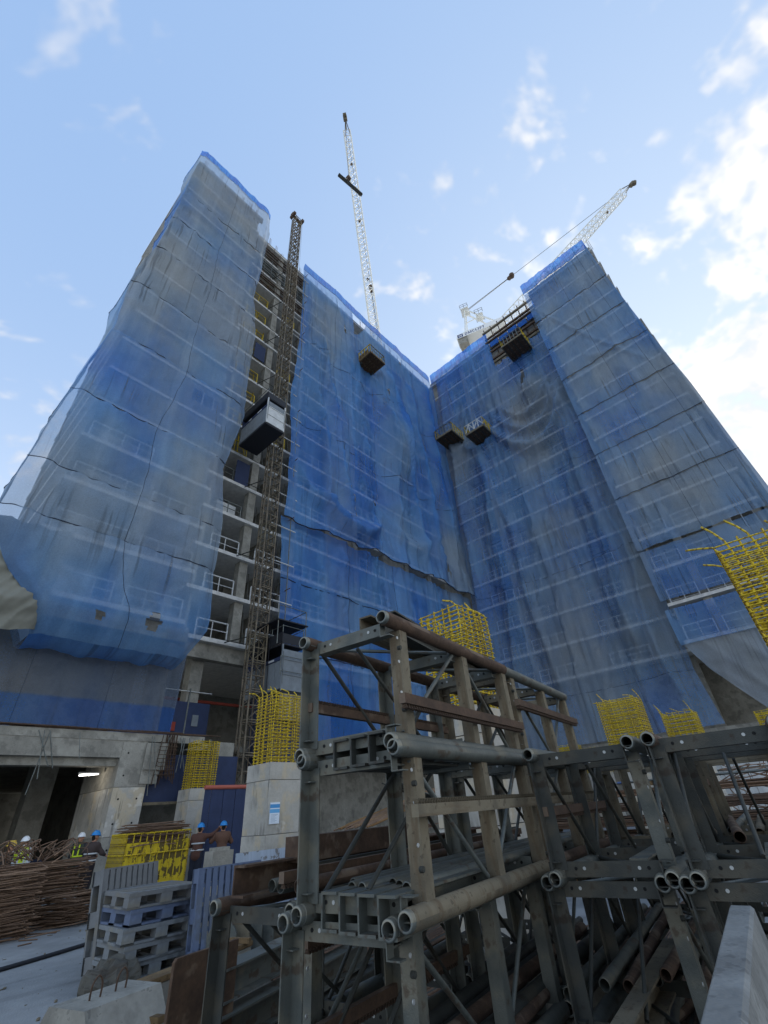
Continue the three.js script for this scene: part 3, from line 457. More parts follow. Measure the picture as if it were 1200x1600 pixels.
// ---- right tower ----
{
  const tR = netTex(1024, 2048, 16, 56, 45, (x, y) => 0.66 - 0.6 * sstep(51.0, 52, y) - 0.1 * sstep(13, 8, y), 0.58, 0.2);
  const matR = netMat(tR), sideR = netMat(netTex(512, 1024, 16, 56, 17, () => 0.45, 0.86, 0.25));
  const lo = pw([[5, -5.3], [13, -5.5], [60, -5.6]]), hi = pw([[5, 4.6], [17, 4.2], [24, 3.95], [31, 3.8], [39, 3.35], [50, 2.95], [60, 2.85]]);
  const rows = [18.1, 23.3, 28.6, 34.0, 39.4, 44.8, 50.2, 56.6, 58.7];
  const F = (s, y, q, t, r) => {
    let d = ties(s, y, rows[r], rows[Math.min(r + 1, rows.length - 1)], 0.08) + 0.10 * crease(s, y, 57 + r) + 0.08 * crease(s - y * 0.5, y * 2, 59) + (0.06 + 0.12 * vnoise(s * 0.3, y * 0.1, 8)) * arch(t, 0.6) + 0.10 * wob(s * 0.7, y * 0.4, 9) + 0.10 * (ridge(s * 1.0 + y * 0.2, y * 0.12 + r, 3, 81 + r) - 0.5) * (0.6 + Math.exp(-t * 3) + Math.exp(-(1 - t) * 3)) + 0.04 * (ridge(s * 2.6, y * 0.3, 2, 6) - 0.5);
    d += swag(s, y, -5, lerp(18.1, y, 0) + 34.6, 2.5, 35.4, 1.1, 0.25, 0.4) + swag(s, y, -2.5, 40.5, 2.8, 40.4, 1.0, 0.3, 0.5);
    d += y > 57 ? 0 : 0.12 * sstep(0.55, 0.0, t);
    return V(38.75 - d, y + 0.07 * wob(s, y * 0.6, 14), s);
  };
  net({ name: 'right_tower_netting', label: 'grey-blue net sheets in bands on the right tower', backlitRow: 7, rows, cols: [0, 0.5, 0.84, 1], f: F, lo, hi, mat: matR, u0: -8, wm: 16, y0: 5, hm: 56, step: 0.16 });
  net({ name: 'right_tower_side_netting', label: 'blue net on the narrow right flank of the right tower', rows: [10.35, ...rows], cols: [0, 1], f: (s, y, q, tt, r) => { const e = F(hi(y), y, 1, tt, Math.max(0, r - 1)); return V(e.x + s, y + 0.1 * wob(s, y, 3) * q, e.z + 0.15 * wob(s * 0.7, y * 0.5, 5) * q - 0.25 * q); }, lo: () => 0, hi: () => 4.5, mat: sideR, u0: -8, wm: 16, y0: 5, hm: 56, step: 0.24 });
  const FL = (s, y, q, t) => V(38.95 - 0.10 * wob(s * 0.6, y * 0.4, 19) - 0.08 * ridge(s * 1.1, y * 0.2, 3, 8) - 0.15 * arch(t), y, s);
  net({ name: 'right_tower_apron_netting', label: 'short blue net between two dark slots on the right tower', rows: [13.75, 18.02], cols: [0, 0.5, 1], f: FL, lo, hi, mat: matR, u0: -8, wm: 16, y0: 5, hm: 56, step: 0.16 });
  net({ name: 'right_tower_skirt_netting', label: 'blue net strip below the exposed slab of the right tower', rows: [10.35, 13.0], cols: [0, 0.5, 1], f: FL, lo, hi, mat: matR, u0: -8, wm: 16, y0: 5, hm: 56, step: 0.16 });
  // loose grey tarpaulin at the foot, pulled aside from the dark doorway
  const tG = netTex(512, 512, 12, 6, 91, () => 1.0);
  net({ name: 'loose_tarpaulin', label: 'loose grey tarpaulin pulled aside at the foot of the right tower', rows: [DECK - 0.1, 10.4], cols: [0, 1], f: (s, y, q, t) => V(39.3 - 0.4 * (ridge(s * 0.5 + y * 0.35, y * 0.1, 3, 5) - 0.3) - 0.12 * wob(s, y, 9), y, s), lo: pw([[5, -1.9], [6.5, -3.0], [8.5, -4.4], [10.4, -5.3]]), hi: () => 6, mat: netMat(tG), u0: -6, wm: 12, y0: 5, hm: 6, step: 0.15, ropes: false });
}
// ================= HOIST MAST, CAGES, PLATFORMS, CRANES =================
function lattice(L, w0, w1, n, rc, rb, sides = 4) { // box lattice along +x, returns one geometry
  const gs = [], c = (x, i) => { const w = lerp(w0, w1, x / L) / 2; return sides === 4 ? V(x, [w, w, -w, -w][i], [w, -w, -w, w][i]) : V(x, [-w, -w, w][i], [w, -w, 0][i]); };
  const m = sides;
  for (let i = 0; i < m; i++) gs.push(rod(c(0, i), c(L, i), rc, 6));
  for (let k = 0; k < n; k++) { const a = L * k / n, b = L * (k + 1) / n; for (let i = 0; i < m; i++) { gs.push(rod(c(a, i), c(b, (i + 1) % m), rb, 4)); gs.push(rod(c(b, i), c(b, (i + 1) % m), rb, 4)); } }
  return merge(gs);
}
{
  const mast = thing('hoist_mast', 'tall brown lattice mast of the construction hoist beside the left tower', 'hoist mast', [14.05, 0, -22.1]);
  const w = 0.80, h = 1.508, seg = (() => {
    const gs = [], c = (i, y) => V([w / 2, w / 2, -w / 2, -w / 2][i], y, [w / 2, -w / 2, -w / 2, w / 2][i]);
    for (let i = 0; i < 4; i++) gs.push(rod(c(i, 0), c(i, h), 0.048, 7));
    for (const y of [0.06, h / 2, h - 0.06]) for (let i = 0; i < 4; i++) gs.push(rod(c(i, y), c((i + 1) % 4, y), 0.034, 5));
    for (let i = 0; i < 4; i++) { gs.push(rod(c(i, 0.06), c((i + 1) % 4, h / 2), 0.022, 4)); gs.push(rod(c((i + 1) % 4, h / 2), c(i, h - 0.06), 0.022, 4)); }
    for (const s of [-1, 1]) gs.push(box(0.06, h, 0.09, s * (w / 2 + 0.07), h / 2, 0));
    return merge(gs);
  })();
  const mMast = std({ map: T.dusty, roughness: 0.85, color: rgb(206, 196, 184) });
  for (let k = 0; k < 42; k++) { const o = add('mast_section', seg, k % 5 === 1 ? M.dusty : mMast, mast); o.position.y = k * h; o.rotation.y = (k % 2) * Math.PI; }
  const top = 42 * h;
  add('mast_head', merge([box(1.5, 0.16, 0.3, 0, top + 0.2, 0), box(0.3, 0.5, 0.9, -0.62, top + 0.28, 0), box(0.3, 0.5, 0.9, 0.62, top + 0.28, 0), rod(V(-0.62, top + 0.5, -0.2), V(-0.62, top + 0.5, 0.2), 0.22, 12), rod(V(0.62, top + 0.5, -0.2), V(0.62, top + 0.5, 0.2), 0.22, 12), rod(V(0, top, 0), V(0, top + 0.9, 0), 0.03, 4)]), M.rust, mast);
  for (const s of [-1, 1]) add('hoist_rope', rod(V(s * 0.95, 28, 0.1), V(s * 0.75, top + 0.5, 0.1), 0.013, 4), M.steelDark, mast);
  for (let k = 0; k < 8; k++) { const y = levelY(k * 2) - 0.1; add('wall_tie', merge([rod(V(-w / 2, y, -w / 2), V(-1.0, y, -2.3), 0.035, 5), rod(V(w / 2, y, -w / 2), V(1.0, y, -2.3), 0.035, 5), rod(V(-w / 2, y, -w / 2), V(1.0, y, -2.3), 0.025, 5), rod(V(-1.1, y, -1.6), V(1.1, y, -1.6), 0.03, 5)]), M.steelDark, mast); }
  add('power_cable', wire([V(0.62, 3, 0.3), V(0.66, 8, 0.32), V(0.6, 16, 0.3), V(0.63, 24, 0.3)], 0.02, 5, 40), M.black, mast);
}
function cage(label, pos, whiteTop, n) {
  const t = thing('hoist_cage', label, 'hoist cage', pos, 0, 'cages of the construction hoist');
  const w = 1.55, l = 3.3, h = 2.5;
  add('floor_tray', box(w, 0.16, l, w / 2, 0.08, -l / 2), M.black, t);
  add('front_panel', box(w - 0.04, 0.78, 0.05, w / 2, 0.58, -0.02), n ? M.grey : M.white, t);
  add('front_panel', box(w - 0.04, 0.78, 0.05, w / 2, 1.38, -0.02), n ? M.grey : M.white, t);
  add('front_panel', box(w - 0.04, 0.55, 0.05, w / 2, 2.07, -0.03), M.grey, t);
  add('front_frame', merge([box(0.07, h, 0.09, 0.035, h / 2 + 0.1, 0.012), box(0.07, h, 0.09, w - 0.035, h / 2 + 0.1, 0.012), box(w, 0.07, 0.08, w / 2, 0.19, 0.012), box(w, 0.05, 0.07, w / 2, 0.98, 0.012), box(w, 0.05, 0.07, w / 2, 1.79, 0.012)]), n ? M.grey : M.white, t);
  for (let i = 0; i < 6; i++) add('side_panel', box(0.05, 1.5, l / 6 - 0.03, 0.02, 0.95, -(i + 0.5) * l / 6), M.grey, t), add('side_panel', box(0.05, 2.2, l / 6 - 0.03, w - 0.02, 1.3, -(i + 0.5) * l / 6), M.grey, t);
  add('side_stripe', box(0.06, 0.2, l, 0.0, 1.82, -l / 2), M.navy, t);
  add('notice_strip', merge([box(0.03, 0.1, 0.5, -0.03, 1.82, -0.9), box(0.03, 0.1, 0.35, -0.03, 1.82, -2.1)]), M.white, t);
  add('rear_panel', box(w, h, 0.05, w / 2, h / 2 + 0.1, -l + 0.03), M.navy, t);
  add('roof', box(w, 0.08, l, w / 2, h + 0.12, -l / 2), M.black, t);
  const gs = []; for (const [x, z] of [[0.03, -0.05], [w - 0.03, -0.05], [0.03, -l + 0.05], [w - 0.03, -l + 0.05], [0.03, -l / 3], [0.03, -2 * l / 3], [w - 0.03, -l / 2]]) gs.push(rod(V(x, h + 0.1, z), V(x, h + 1.25, z), 0.025, 5));
  for (const y of [0.65, 1.2]) gs.push(rod(V(0.03, h + y, -0.05), V(w - 0.03, h + y, -0.05), 0.022, 5), rod(V(0.03, h + y, -0.05), V(0.03, h + y, -l + 0.05), 0.022, 5), rod(V(w - 0.03, h + y, -0.05), V(w - 0.03, h + y, -l + 0.05), 0.022, 5));
  add('roof_guard_rail', merge(gs), M.galv, t);
  add('roof_screen', merge([box(0.03, 0.62, l, 0.0, h + 0.5, -l / 2), box(w, 0.55, 0.03, w / 2, h + 0.45, 0)]), M.black, t);
  add('drive_unit', merge([box(0.7, 0.7, 0.8, w * 0.6, h + 0.55, -l * 0.6), rod(V(w * 0.6, h + 0.6, -l * 0.6), V(w * 0.6, h + 1.0, -l * 0.6), 0.2, 10)]), M.rust, t);
  add('grab_bars', merge([rod(V(0.06, 0.45, 0.09), V(0.06, 2.2, 0.09), 0.015, 5), rod(V(w - 0.06, 0.45, 0.09), V(w - 0.06, 2.2, 0.09), 0.015, 5)]), M.galv, t);
  return t;
}
cage('white and grey hoist cage halfway up the mast', [11.72, 24.75, -20.0], true, 0);
{
  const t = cage('grey hoist cage low at the foot of the mast', [14.75, 7.3, -20.6], false, 1);
  add('canopy', box(2.2, 0.07, 2.4, 0.7, 4.0, -1.2), M.black, t);
  const gs = []; for (const [x, z] of [[-0.3, -0.1], [1.7, -0.1], [1.7, -2.3], [-0.3, -2.3]]) gs.push(rod(V(x, 2.6, z), V(x, 4.9, z), 0.03, 5)); gs.push(rod(V(-0.3, 4.9, -0.1), V(1.7, 4.9, -0.1), 0.025, 5), rod(V(1.7, 4.9, -0.1), V(1.7, 4.9, -2.3), 0.025, 5));
  add('canopy_rail', merge(gs.splice(0)), M.galv, t);
  gs.push(rod(V(-0.15, 0.9, 0.15), V(-0.15, 1.9, 0.15), 0.025, 5), rod(V(1.65, 0.9, 0.15), V(1.65, 1.9, 0.15), 0.025, 5), rod(V(-0.15, 1.9, 0.15), V(1.65, 1.9, 0.15), 0.025, 5), rod(V(-0.15, 1.1, 0.15), V(1.65, 1.1, 0.15), 0.025, 5));
  add('front_guard', merge(gs), M.galv, t);
  add('lower_board', box(1.5, 1.3, 0.06, 0.78, -0.66, 0.0), std({ map: T.dusty, color: rgb(250, 240, 220) }), t);
}
{ // fenced landing at the foot of the hoist
  const t = thing('hoist_enclosure', 'blue sheeted fence around the hoist landing on the deck', 'fence', [0, 0, 0]);
  for (const [x0, x1, z, h] of [[10.6, 12.0, -25.0, 2.4], [12.0, 13.3, -25.0, 2.4]]) { add('sheet_panel', box(x1 - x0 - 0.06, h - 0.6, 0.04, (x0 + x1) / 2, DECK + h / 2 + 0.1, z), M.navy, t); add('fence_post', box(0.07, h + 0.6, 0.07, x0, DECK + h / 2 + 0.2, z), M.galv, t); }
  add('sheet_panel', box(2.3, 4.6, 0.05, 15.9, 5.0, -21.2), M.navy, t); add('sheet_panel', box(0.05, 4.6, 1.8, 14.7, 5.0, -22.1), M.navy, t);
  add('top_rail', rod(V(10.6, DECK + 2.75, -25.0), V(13.3, DECK + 2.75, -25.0), 0.03, 5), M.white, t);
  add('notice_board', box(0.35, 0.55, 0.03, 12.5, DECK + 1.3, -24.95), M.grey, t);
  add('vest_on_fence', box(0.22, 0.42, 0.06, 11.35, DECK + 0.95, -24.94), std({ color: rgb(150, 62, 46) }), t);
}
// cantilevered loading platforms
function platform(label, pos, turn, w = 2.6, l = 3.4, woodUnder = false, lattice2 = false) {
  const t = thing('loading_platform', label, 'loading platform', pos, turn, 'loading platforms jutting from the upper floors');
  add('deck', merge([box(w, 0.1, l, 0, 0.05, l / 2 - 0.5)]), woodUnder ? M.ply : M.rust, t);
  for (let i = 0; i < 5; i++) add('joist', box(0.1, 0.16, l, -w / 2 + 0.1 + i * (w - 0.2) / 4, -0.08, l / 2 - 0.5), woodUnder ? M.ply : M.steelDark, t);
  add('edge_channel', merge([box(w + 0.1, 0.26, 0.08, 0, 0, l - 0.5), box(0.08, 0.26, l, -w / 2 - 0.01, 0, l / 2 - 0.5), box(0.08, 0.26, l, w / 2 + 0.01, 0, l / 2 - 0.5), box(w + 0.4, 0.2, 0.2, 0, -0.12, -0.3)]), woodUnder ? M.wood : M.dusty, t);
  for (const sx of [-1, 1]) { add('needle_beam', box(0.16, 0.22, 2.4, sx * (w / 2 - 0.25), -0.28, -0.6), M.steelDark, t); add('stay_rod', rod(V(sx * w / 2, 0.1, l - 0.8), V(sx * w / 2, 3.4, -0.6), 0.03, 5), M.galv, t); }
  const side = (p, q, m) => { const gs = []; const n = lattice2 ? 4 : 6, hgt = 1.35; for (let i = 0; i <= n; i++) { const a = p.clone().lerp(q, i / n); gs.push(rod(a, a.clone().add(V(0, hgt, 0)), 0.055, 5)); if (lattice2 && i < n) { const b = p.clone().lerp(q, (i + 1) / n); gs.push(rod(a.clone().add(V(0, i % 2 ? hgt : 0.1, 0)), b.add(V(0, i % 2 ? 0.1 : hgt, 0)), 0.05, 5)); } } const u = V(0, hgt, 0); gs.push(rod(p.clone().add(u), q.clone().add(u), 0.06, 5), rod(p.clone().add(V(0, hgt / 2, 0)), q.clone().add(V(0, hgt / 2, 0)), 0.025, 5)); add('side_rail', merge(gs), m, t); };
  const z0 = -0.5, z1 = l - 0.52; side(V(-w / 2, 0.1, z0), V(-w / 2, 0.1, z1), M.yellow); side(V(w / 2, 0.1, z0), V(w / 2, 0.1, z1), M.yellow); side(V(-w / 2, 0.1, z1), V(w / 2, 0.1, z1), lattice2 ? M.white : M.galv);
  return t;
}
{
  const a = platform('brown boarded loading platform high beside the left crane jib', [26.4, 47.0, -23.5], 0, 2.5, 2.8, true);
  for (const s of [-1, 1]) add('plywood_side', box(0.04, 0.7, 2.2, s * 1.27, 0.45, 0.9), M.ply, a);
  platform('lower left loading platform of the pair at the inner corner', [41.3, 42.2, -21.0], -Math.PI / 2, 2.5, 3.4);
  platform('lattice-railed loading platform, right one of the pair by the inner corner', [41.3, 39.9, -16.7], -Math.PI / 2, 2.5, 3.4, false, true);
  platform('dark loading platform right under the roof beside the right tower', [41.6, 50.2, -9.0], -Math.PI / 2, 2.8, 3.6);
}
{ // exposed top floors on the right wing: formwork beams and blue sheet
  const t = thing('roof_formwork', 'rusty formwork beams and blue sheets at the exposed roof edge', 'formwork', [0, 0, 0]);
  for (let i = 0; i < 7; i++) add('formwork_beam', box(0.26, 0.26, 8.0, 41.5 + (i % 2) * 0.35, 52.2 + i * 1.12, -9.2), i % 3 ? M.rust : M.dusty, t);
  for (let z = -13; z < -5.4; z += 1.1) add('prop', rod(V(41.9, 51.5, z), V(41.9, 60.2, z), 0.07, 6), M.rust, t);
  for (let i = 0; i < 5; i++) add('sheet', box(0.04, 0.95, 1.3, 41.3, 55.6 - (i % 2) * 0.15, -11.9 + i * 1.45), backlitBlue, t);
}
// tower cranes
function crane(label, base, pivotH, tip, opts) {
  const t = thing('tower_crane', label, 'tower crane', base, 0, 'luffing tower cranes behind the building');
  const B = V(...base), P = V(0, pivotH, 0), tipL = V(...tip).sub(B), dir = tipL.clone().sub(P), L = dir.length(), hd = V(dir.x, 0, dir.z).normalize();
  const g = orient(lattice(pivotH - 1, 1.9, 1.9, 24, 0.10, 0.05), V(0, 0, 0), V(0, 1, 0), V(1, 0, 0)); add('tower', g, M.craneWhite, t);
  add('jib', orient(lattice(L * 0.94, 1.55, 1.2, Math.round(L / 1.3), 0.095, 0.052, 4), P.clone(), dir), M.craneWhite, t);
  add('jib_head', orient(merge([rod(V(0, 0.5, 0.5), V(L * 0.065, 0, 0), 0.08, 5), rod(V(0, 0.5, -0.5), V(L * 0.065, 0, 0), 0.08, 5), rod(V(0, -0.5, 0), V(L * 0.065, 0, 0), 0.08, 5), box(0.9, 0.5, 0.7, L * 0.062, -0.2, 0), rod(V(L * 0.07, -0.4, -0.3), V(L * 0.07, -0.4, 0.3), 0.4, 12)]), P.clone().addScaledVector(dir, 0.94), dir), M.dusty, t);
  for (const k of [0.3, 0.55, 0.8]) { const c = P.clone().addScaledVector(dir, k); add('jib_lamp', box(0.35, 0.35, 0.35, c.x, c.y - 0.4, c.z), M.rust, t); }
  // machinery deck to the rear with A-frame
  const q = Math.atan2(-hd.z, hd.x);
  const rear = new THREE.Matrix4().makeRotationY(q); rear.setPosition(P);
  const put = (gg) => { gg.applyMatrix4(rear); return gg; };
  add('machinery_deck', put(merge([box(8.4, 0.35, 2.2, -4.0, -0.3, 0), box(1.6, 1.2, 1.6, -6.0, 0.5, 0), box(1.2, 0.9, 1.4, -3.4, 0.35, 0)])), M.craneWhite, t);
  add('counterweight', put(box(1.6, 1.5, 2.0, -7.2, -1.25, 0)), M.blockwork, t);
  add('a_frame', put(merge([rod(V(-1.0, 0, 0.9), V(-5.6, 7.6, 0.5), 0.14, 6), rod(V(-1.0, 0, -0.9), V(-5.6, 7.6, -0.5), 0.14, 6), rod(V(-6.6, 0, 0.9), V(-5.6, 7.6, 0.5), 0.12, 6), rod(V(-6.6, 0, -0.9), V(-5.6, 7.6, -0.5), 0.12, 6), rod(V(-3.2, 3.6, 0.72), V(-3.2, 3.6, -0.72), 0.1, 5), rod(V(-3.2, 3.6, 0.72), V(-6.2, 3.2, 0.72), 0.08, 5), box(1.4, 0.12, 1.9, -5.6, 7.5, 0), box(1.2, 0.1, 1.6, -3.4, 4.4, 0)])), M.craneWhite, t);
  const rl = []; for (const [x, y] of [[-5.6, 7.5], [-3.4, 4.4]]) for (const z of [-0.95, 0.95]) { for (const e of [-0.7, 0, 0.7]) rl.push(rod(V(x + e, y, z), V(x + e, y + 1.1, z), 0.035, 4)); for (const yy of [0.55, 1.1]) rl.push(rod(V(x - 0.7, y + yy, z), V(x + 0.7, y + yy, z), 0.035, 4)); }
  add('walkway_rail', put(merge(rl)), M.rust, t);
  const A = V(-5.6, 7.6, 0).applyMatrix4(rear), tp = P.clone().addScaledVector(dir, 0.93), up = V(0, 0, 0).crossVectors(V(0, 0, 0).crossVectors(dir, V(0, 1, 0)), dir).normalize();
  tp.addScaledVector(up, 0.7);
  const mid = A.clone().lerp(tp, opts.sheave);
  for (const s of [-0.14, 0.14]) add('luffing_rope', rod(A.clone().add(V(0, s, s)), mid.clone().add(V(0, s * 0.5, s * 0.5)), 0.05, 5), M.steelDark, t);
  add('pendant_bar', rod(mid, tp, 0.045, 5), M.steelDark, t);
  add('sheave_block', orient(merge([box(1.3, 0.6, 0.5, 0, 0, 0), rod(V(0.3, 0, -0.4), V(0.3, 0, 0.4), 0.4, 10)]), mid, dir), M.rust, t);
  if (opts.sign) {
    const c = document.createElement('canvas'); c.width = 1024; c.height = 128; const x = c.getContext('2d'); x.fillStyle = '#f2f2ee'; x.fillRect(0, 0, 1024, 128); x.fillStyle = '#1e2f66'; x.fillRect(14, 14, 120, 100); x.fillStyle = '#f2f2ee'; x.font = 'bold 84px sans-serif'; x.fillText('IV', 34, 96); x.fillStyle = '#1e2f66'; x.font = 'bold 104px sans-serif'; x.fillText('DMCLIFT', 170, 102);
    const st = new THREE.CanvasTexture(c); st.colorSpace = THREE.SRGBColorSpace; st.magFilter = THREE.LinearFilter;
    const sg = new THREE.BoxGeometry(8.2, 1.05, 0.06); sg.rotateY(opts.flip ? Math.PI : 0); sg.translate(-4.0, -0.1, opts.flip ? -1.16 : 1.16); add('name_board', put(sg), std({ map: st, roughness: 0.6 }), t);
  }
  return { t, tipW: V(...tip), B };
}
{
  const c1 = crane('white luffing crane jib rising steeply above the left netting', [37.5, 0, -30], 68, [19.9, 107.9, -18.4], { sheave: 0.3 });
  const T2 = c1.tipW;
  const lb = thing('lifting_beam', 'dark steel beam hanging on a rope from the left crane', 'beam', [T2.x, 78, T2.z]);
  add('beam', orient(prof([[-0.2, -0.2], [-0.2, 0.2], [-0.14, 0.2], [-0.14, 0.04], [0.14, 0.04], [0.14, 0.2], [0.2, 0.2], [0.2, -0.2], [0.14, -0.2], [0.14, -0.04], [-0.14, -0.04], [-0.14, -0.2]], 4.2), V(-2.1, 0, 0), V(1, 0, 0.15)), M.steelDark, lb);
  add('sling', merge([rod(V(-2.0, 0.3, 0), V(0, 2.6, 0), 0.03, 4), rod(V(2.0, 0.3, 0.2), V(0, 2.6, 0), 0.03, 4)]), M.steelDark, lb);
  add('hook_block', merge([box(0.5, 0.9, 0.35, 0, 3.1, 0), rod(V(0, 3.2, -0.25), V(0, 3.2, 0.25), 0.35, 10)]), M.rust, lb);
  add('hoist_rope', rod(V(0, 3.4, 0), V(0, T2.y - 78.5, 0), 0.04, 4), M.steelDark, lb);
  crane('white luffing crane with machinery deck behind the right wing', [50, 0, -11.8], 69.6, [59, 93, 15], { sheave: 0.3, sign: true, flip: false });
}
// ================= FOREGROUND: STACKED HOIST-MAST SECTIONS =================
const TH = Math.atan2(0.115, 0.9933), DX = V(0.9933, 0, -0.115), DZ = V(0.115, 0, 0.9933);   // along the tubes, towards the viewer
const LS = 1.76, HS = 0.66, WS = 0.64, RT = 0.044;
const G = {};
G.tube = pipe(LS, RT, RT - 0.007, 20);
G.sleeve = pipe(0.075, RT - 0.004, RT - 0.014, 20);
const Lang = (a, t) => [[0, 0], [0, a], [t, a], [t, t], [a, t], [a, 0]];
G.post = (() => { const g = prof(Lang(0.078, 0.008), HS - 0.07); g.rotateZ(Math.PI / 2); return g; })();         // upright angle
G.bar = (() => { const g = prof(Lang(0.075, 0.008), WS - 0.09); return g; })();                                // cross angle, along x first
G.lug = prof([[0, 0], [0, 0.07], [0.006, 0.07], [0.006, 0.006], [0.084, 0.006], [0.084, 0.07], [0.09, 0.07], [0.09, 0]], 0.05);
G.bolt = (() => { const g = new THREE.CylinderGeometry(0.013, 0.013, 0.022, 6); g.rotateX(Math.PI / 2); return g; })();
G.hole = (() => { const g = new THREE.CylinderGeometry(0.009, 0.009, 0.004, 10); g.rotateX(Math.PI / 2); return g; })();
G.rack = (() => { // toothed rack
  const gs = [box(LS - 0.02, 0.052, 0.04, LS / 2, 0.034, 0)], p = 0.0262, n = Math.floor((LS - 0.04) / p);
  const tooth = prof([[0.008, -0.02], [0.008, 0.02], [-0.018, 0.02], [-0.018, -0.02]], 0.009);
  for (let i = 0; i < n; i++) { const t = new THREE.CylinderGeometry(0.0095, 0.0055, 0.022, 4, 1); t.rotateY(Math.PI / 4); t.scale(1, 1, 2.6); t.rotateX(Math.PI); t.translate(0.03 + i * p, -0.003, 0); gs.push(t.rotateX(0)); }
  return merge(gs);
})();
const brace = (p, q, r) => rod(p, q, r, 8);
function section(label, t0, off, yBot, o = {}) {
  const pos = V(1.92, yBot, -1.68).addScaledVector(DX, t0).addScaledVector(DZ, -off);
  const g = thing('mast_section', label, 'mast section', [pos.x, pos.y, pos.z], TH + (o.turn || 0), 'hoist mast sections stacked in the yard');
  if (o.tilt) g.rotation.x = o.tilt;
  const mt = o.tube || M.steel, mf = o.frame || M.steel, mp = o.post || mf, mb = o.brace || M.steel, mr = o.rack || M.rust;
  const put = (n, geo, m, x, y, z, ry = 0) => { const e = add(n, geo, m, g); e.position.set(x, y, z); e.rotation.y = ry; return e; };
  // four corner tubes
  for (const [y, z, k] of [[HS, 0, 0], [0, 0, 1], [HS, -WS, 2], [0, -WS, 3]]) { const tb = put('corner_tube', G.tube, (o.tubes && o.tubes[k]) || mt, 0, y, z); const sl = add('end_sleeve', G.sleeve, M.galv, tb); sl.position.x = -0.03; }
  // frames: start, middle, end
  for (const [i, x] of [0.06, LS / 2, LS - 0.15].entries()) {
    const near = put('upright', G.post, i === 0 && o.post0 ? o.post0 : mp, x + 0.078, 0.035, 0.012, Math.PI); // near side
    near.rotation.set(0, Math.PI, 0); const far = put('upright', G.post, mf, x, 0.035, -WS - 0.012, 0);
    // cross angles
    const b1 = put('cross_angle', G.bar, mf, x, HS - 0.075, -0.045, Math.PI / 2), b2 = put('cross_angle', G.bar, mf, x, 0.0, -0.045, Math.PI / 2);
    for (const b of [b1, b2]) for (const s of [0.07, 0.12, 0.43, 0.48]) { const h = add('bolt_hole', G.hole, s === 0.12 || s === 0.43 ? M.bolt : M.hole, b); h.position.set(s, 0.042, 0.003 - 0.004); }
    if (i === 0) { for (const [y, z] of [[HS - 0.105, -0.045], [-0.01, -0.045], [HS - 0.105, -WS - 0.03], [-0.01, -WS - 0.03]]) put('tube_lug', G.lug, mf, x - 0.052, y, z); for (const y of [0.16, HS - 0.16]) { const bo = put('bolt', G.bolt, M.steelDark, x + 0.05, y, 0.02); } for (const y of [0.25, 0.42, HS - 0.1]) put('bolt_hole', G.hole, M.bolt, x + 0.045, y, 0.0225 - 0.009); }
  }
  // diagonal pipes on the near and far sides and on top
  const f = o.flip ? -1 : 1, yA = f > 0 ? 0.05 : HS - 0.05, yB = f > 0 ? HS - 0.05 : 0.05;
  add('brace_pipe', brace(V(0.14, yA, -0.02), V(LS / 2 - 0.02, yB, -0.02), 0.0135), mb, g); add('brace_pipe', brace(V(LS / 2 + 0.1, yB, -0.02), V(LS - 0.18, yA, -0.02), 0.0135), mb, g);
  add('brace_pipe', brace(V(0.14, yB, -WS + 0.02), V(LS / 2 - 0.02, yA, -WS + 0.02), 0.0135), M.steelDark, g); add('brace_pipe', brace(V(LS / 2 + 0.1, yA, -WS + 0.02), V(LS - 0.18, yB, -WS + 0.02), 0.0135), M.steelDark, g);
  add('brace_pipe', brace(V(0.12, 0.02, -0.05), V(LS / 2, 0.02, -WS + 0.05), 0.0135), M.steelDark, g); add('brace_pipe', brace(V(LS / 2 + 0.05, HS - 0.02, -WS + 0.05), V(LS - 0.15, HS - 0.02, -0.05), 0.0135), mb, g);
  add('brace_pipe', brace(V(0.14, yB - f * 0.03, -WS / 2), V(LS / 2 - 0.03, yA + f * 0.03, -WS / 2), 0.012), M.steelDark, g); add('brace_pipe', brace(V(0.12, HS - 0.03, -WS + 0.05), V(LS / 2 - 0.04, HS - 0.03, -0.05), 0.012), M.galv, g); add('brace_pipe', brace(V(LS / 2 + 0.1, 0.03, -0.05), V(LS - 0.2, 0.03, -WS + 0.06), 0.012), M.steelDark, g);
  // gear racks
  for (const [y, side, up] of o.racks || []) { const r = put('gear_rack', G.rack, mr, 0.03, y, side ? -WS * 0.99 : 0.055); if (up) r.rotation.x = Math.PI; }
  return g;
}
const P1 = { post: M.dusty, post0: M.dusty, frame: M.steel };
// tallest stack, three high and two long
section('topmost mast section of the tall stack, nearest the viewer', 0, 0, 1.955, { ...P1, tubes: [M.rust, M.steel, M.rust, M.steel], racks: [[0.17, 0, 0], [0.30, 1, 1]], brace: M.steel });
section('topmost mast section behind the nearest one on the tall stack', 1.80, 0.02, 1.96, { frame: M.dusty, post: M.dusty, tubes: [M.steel, M.steel, M.rust, M.steel], racks: [[0.36, 0, 0]], flip: true });
section('middle mast section of the tall stack with a long rusty tube', 0, -0.02, 1.265, { post: M.dusty, post0: M.dusty, frame: M.steel, tubes: [M.steel, M.dusty, M.steel, M.steel], racks: [[0.42, 0, 1]], flip: true, rack: M.dusty, brace: M.galv });
section('middle mast section at the far end of the tall stack', 1.80, 0.0, 1.265, { post: M.dusty, tubes: [M.steel, M.rust, M.steel, M.steel], racks: [[0.42, 0, 1]] , rack: M.dusty });
section('bottom mast section of the tall stack, nearest the viewer', 0, 0.07, 0.575, { post: M.steel, flip: true, racks: [[0.2, 1, 0]] });
section('bottom mast section at the far end of the tall stack', 1.80, 0.04, 0.575, { post: M.steelDark });
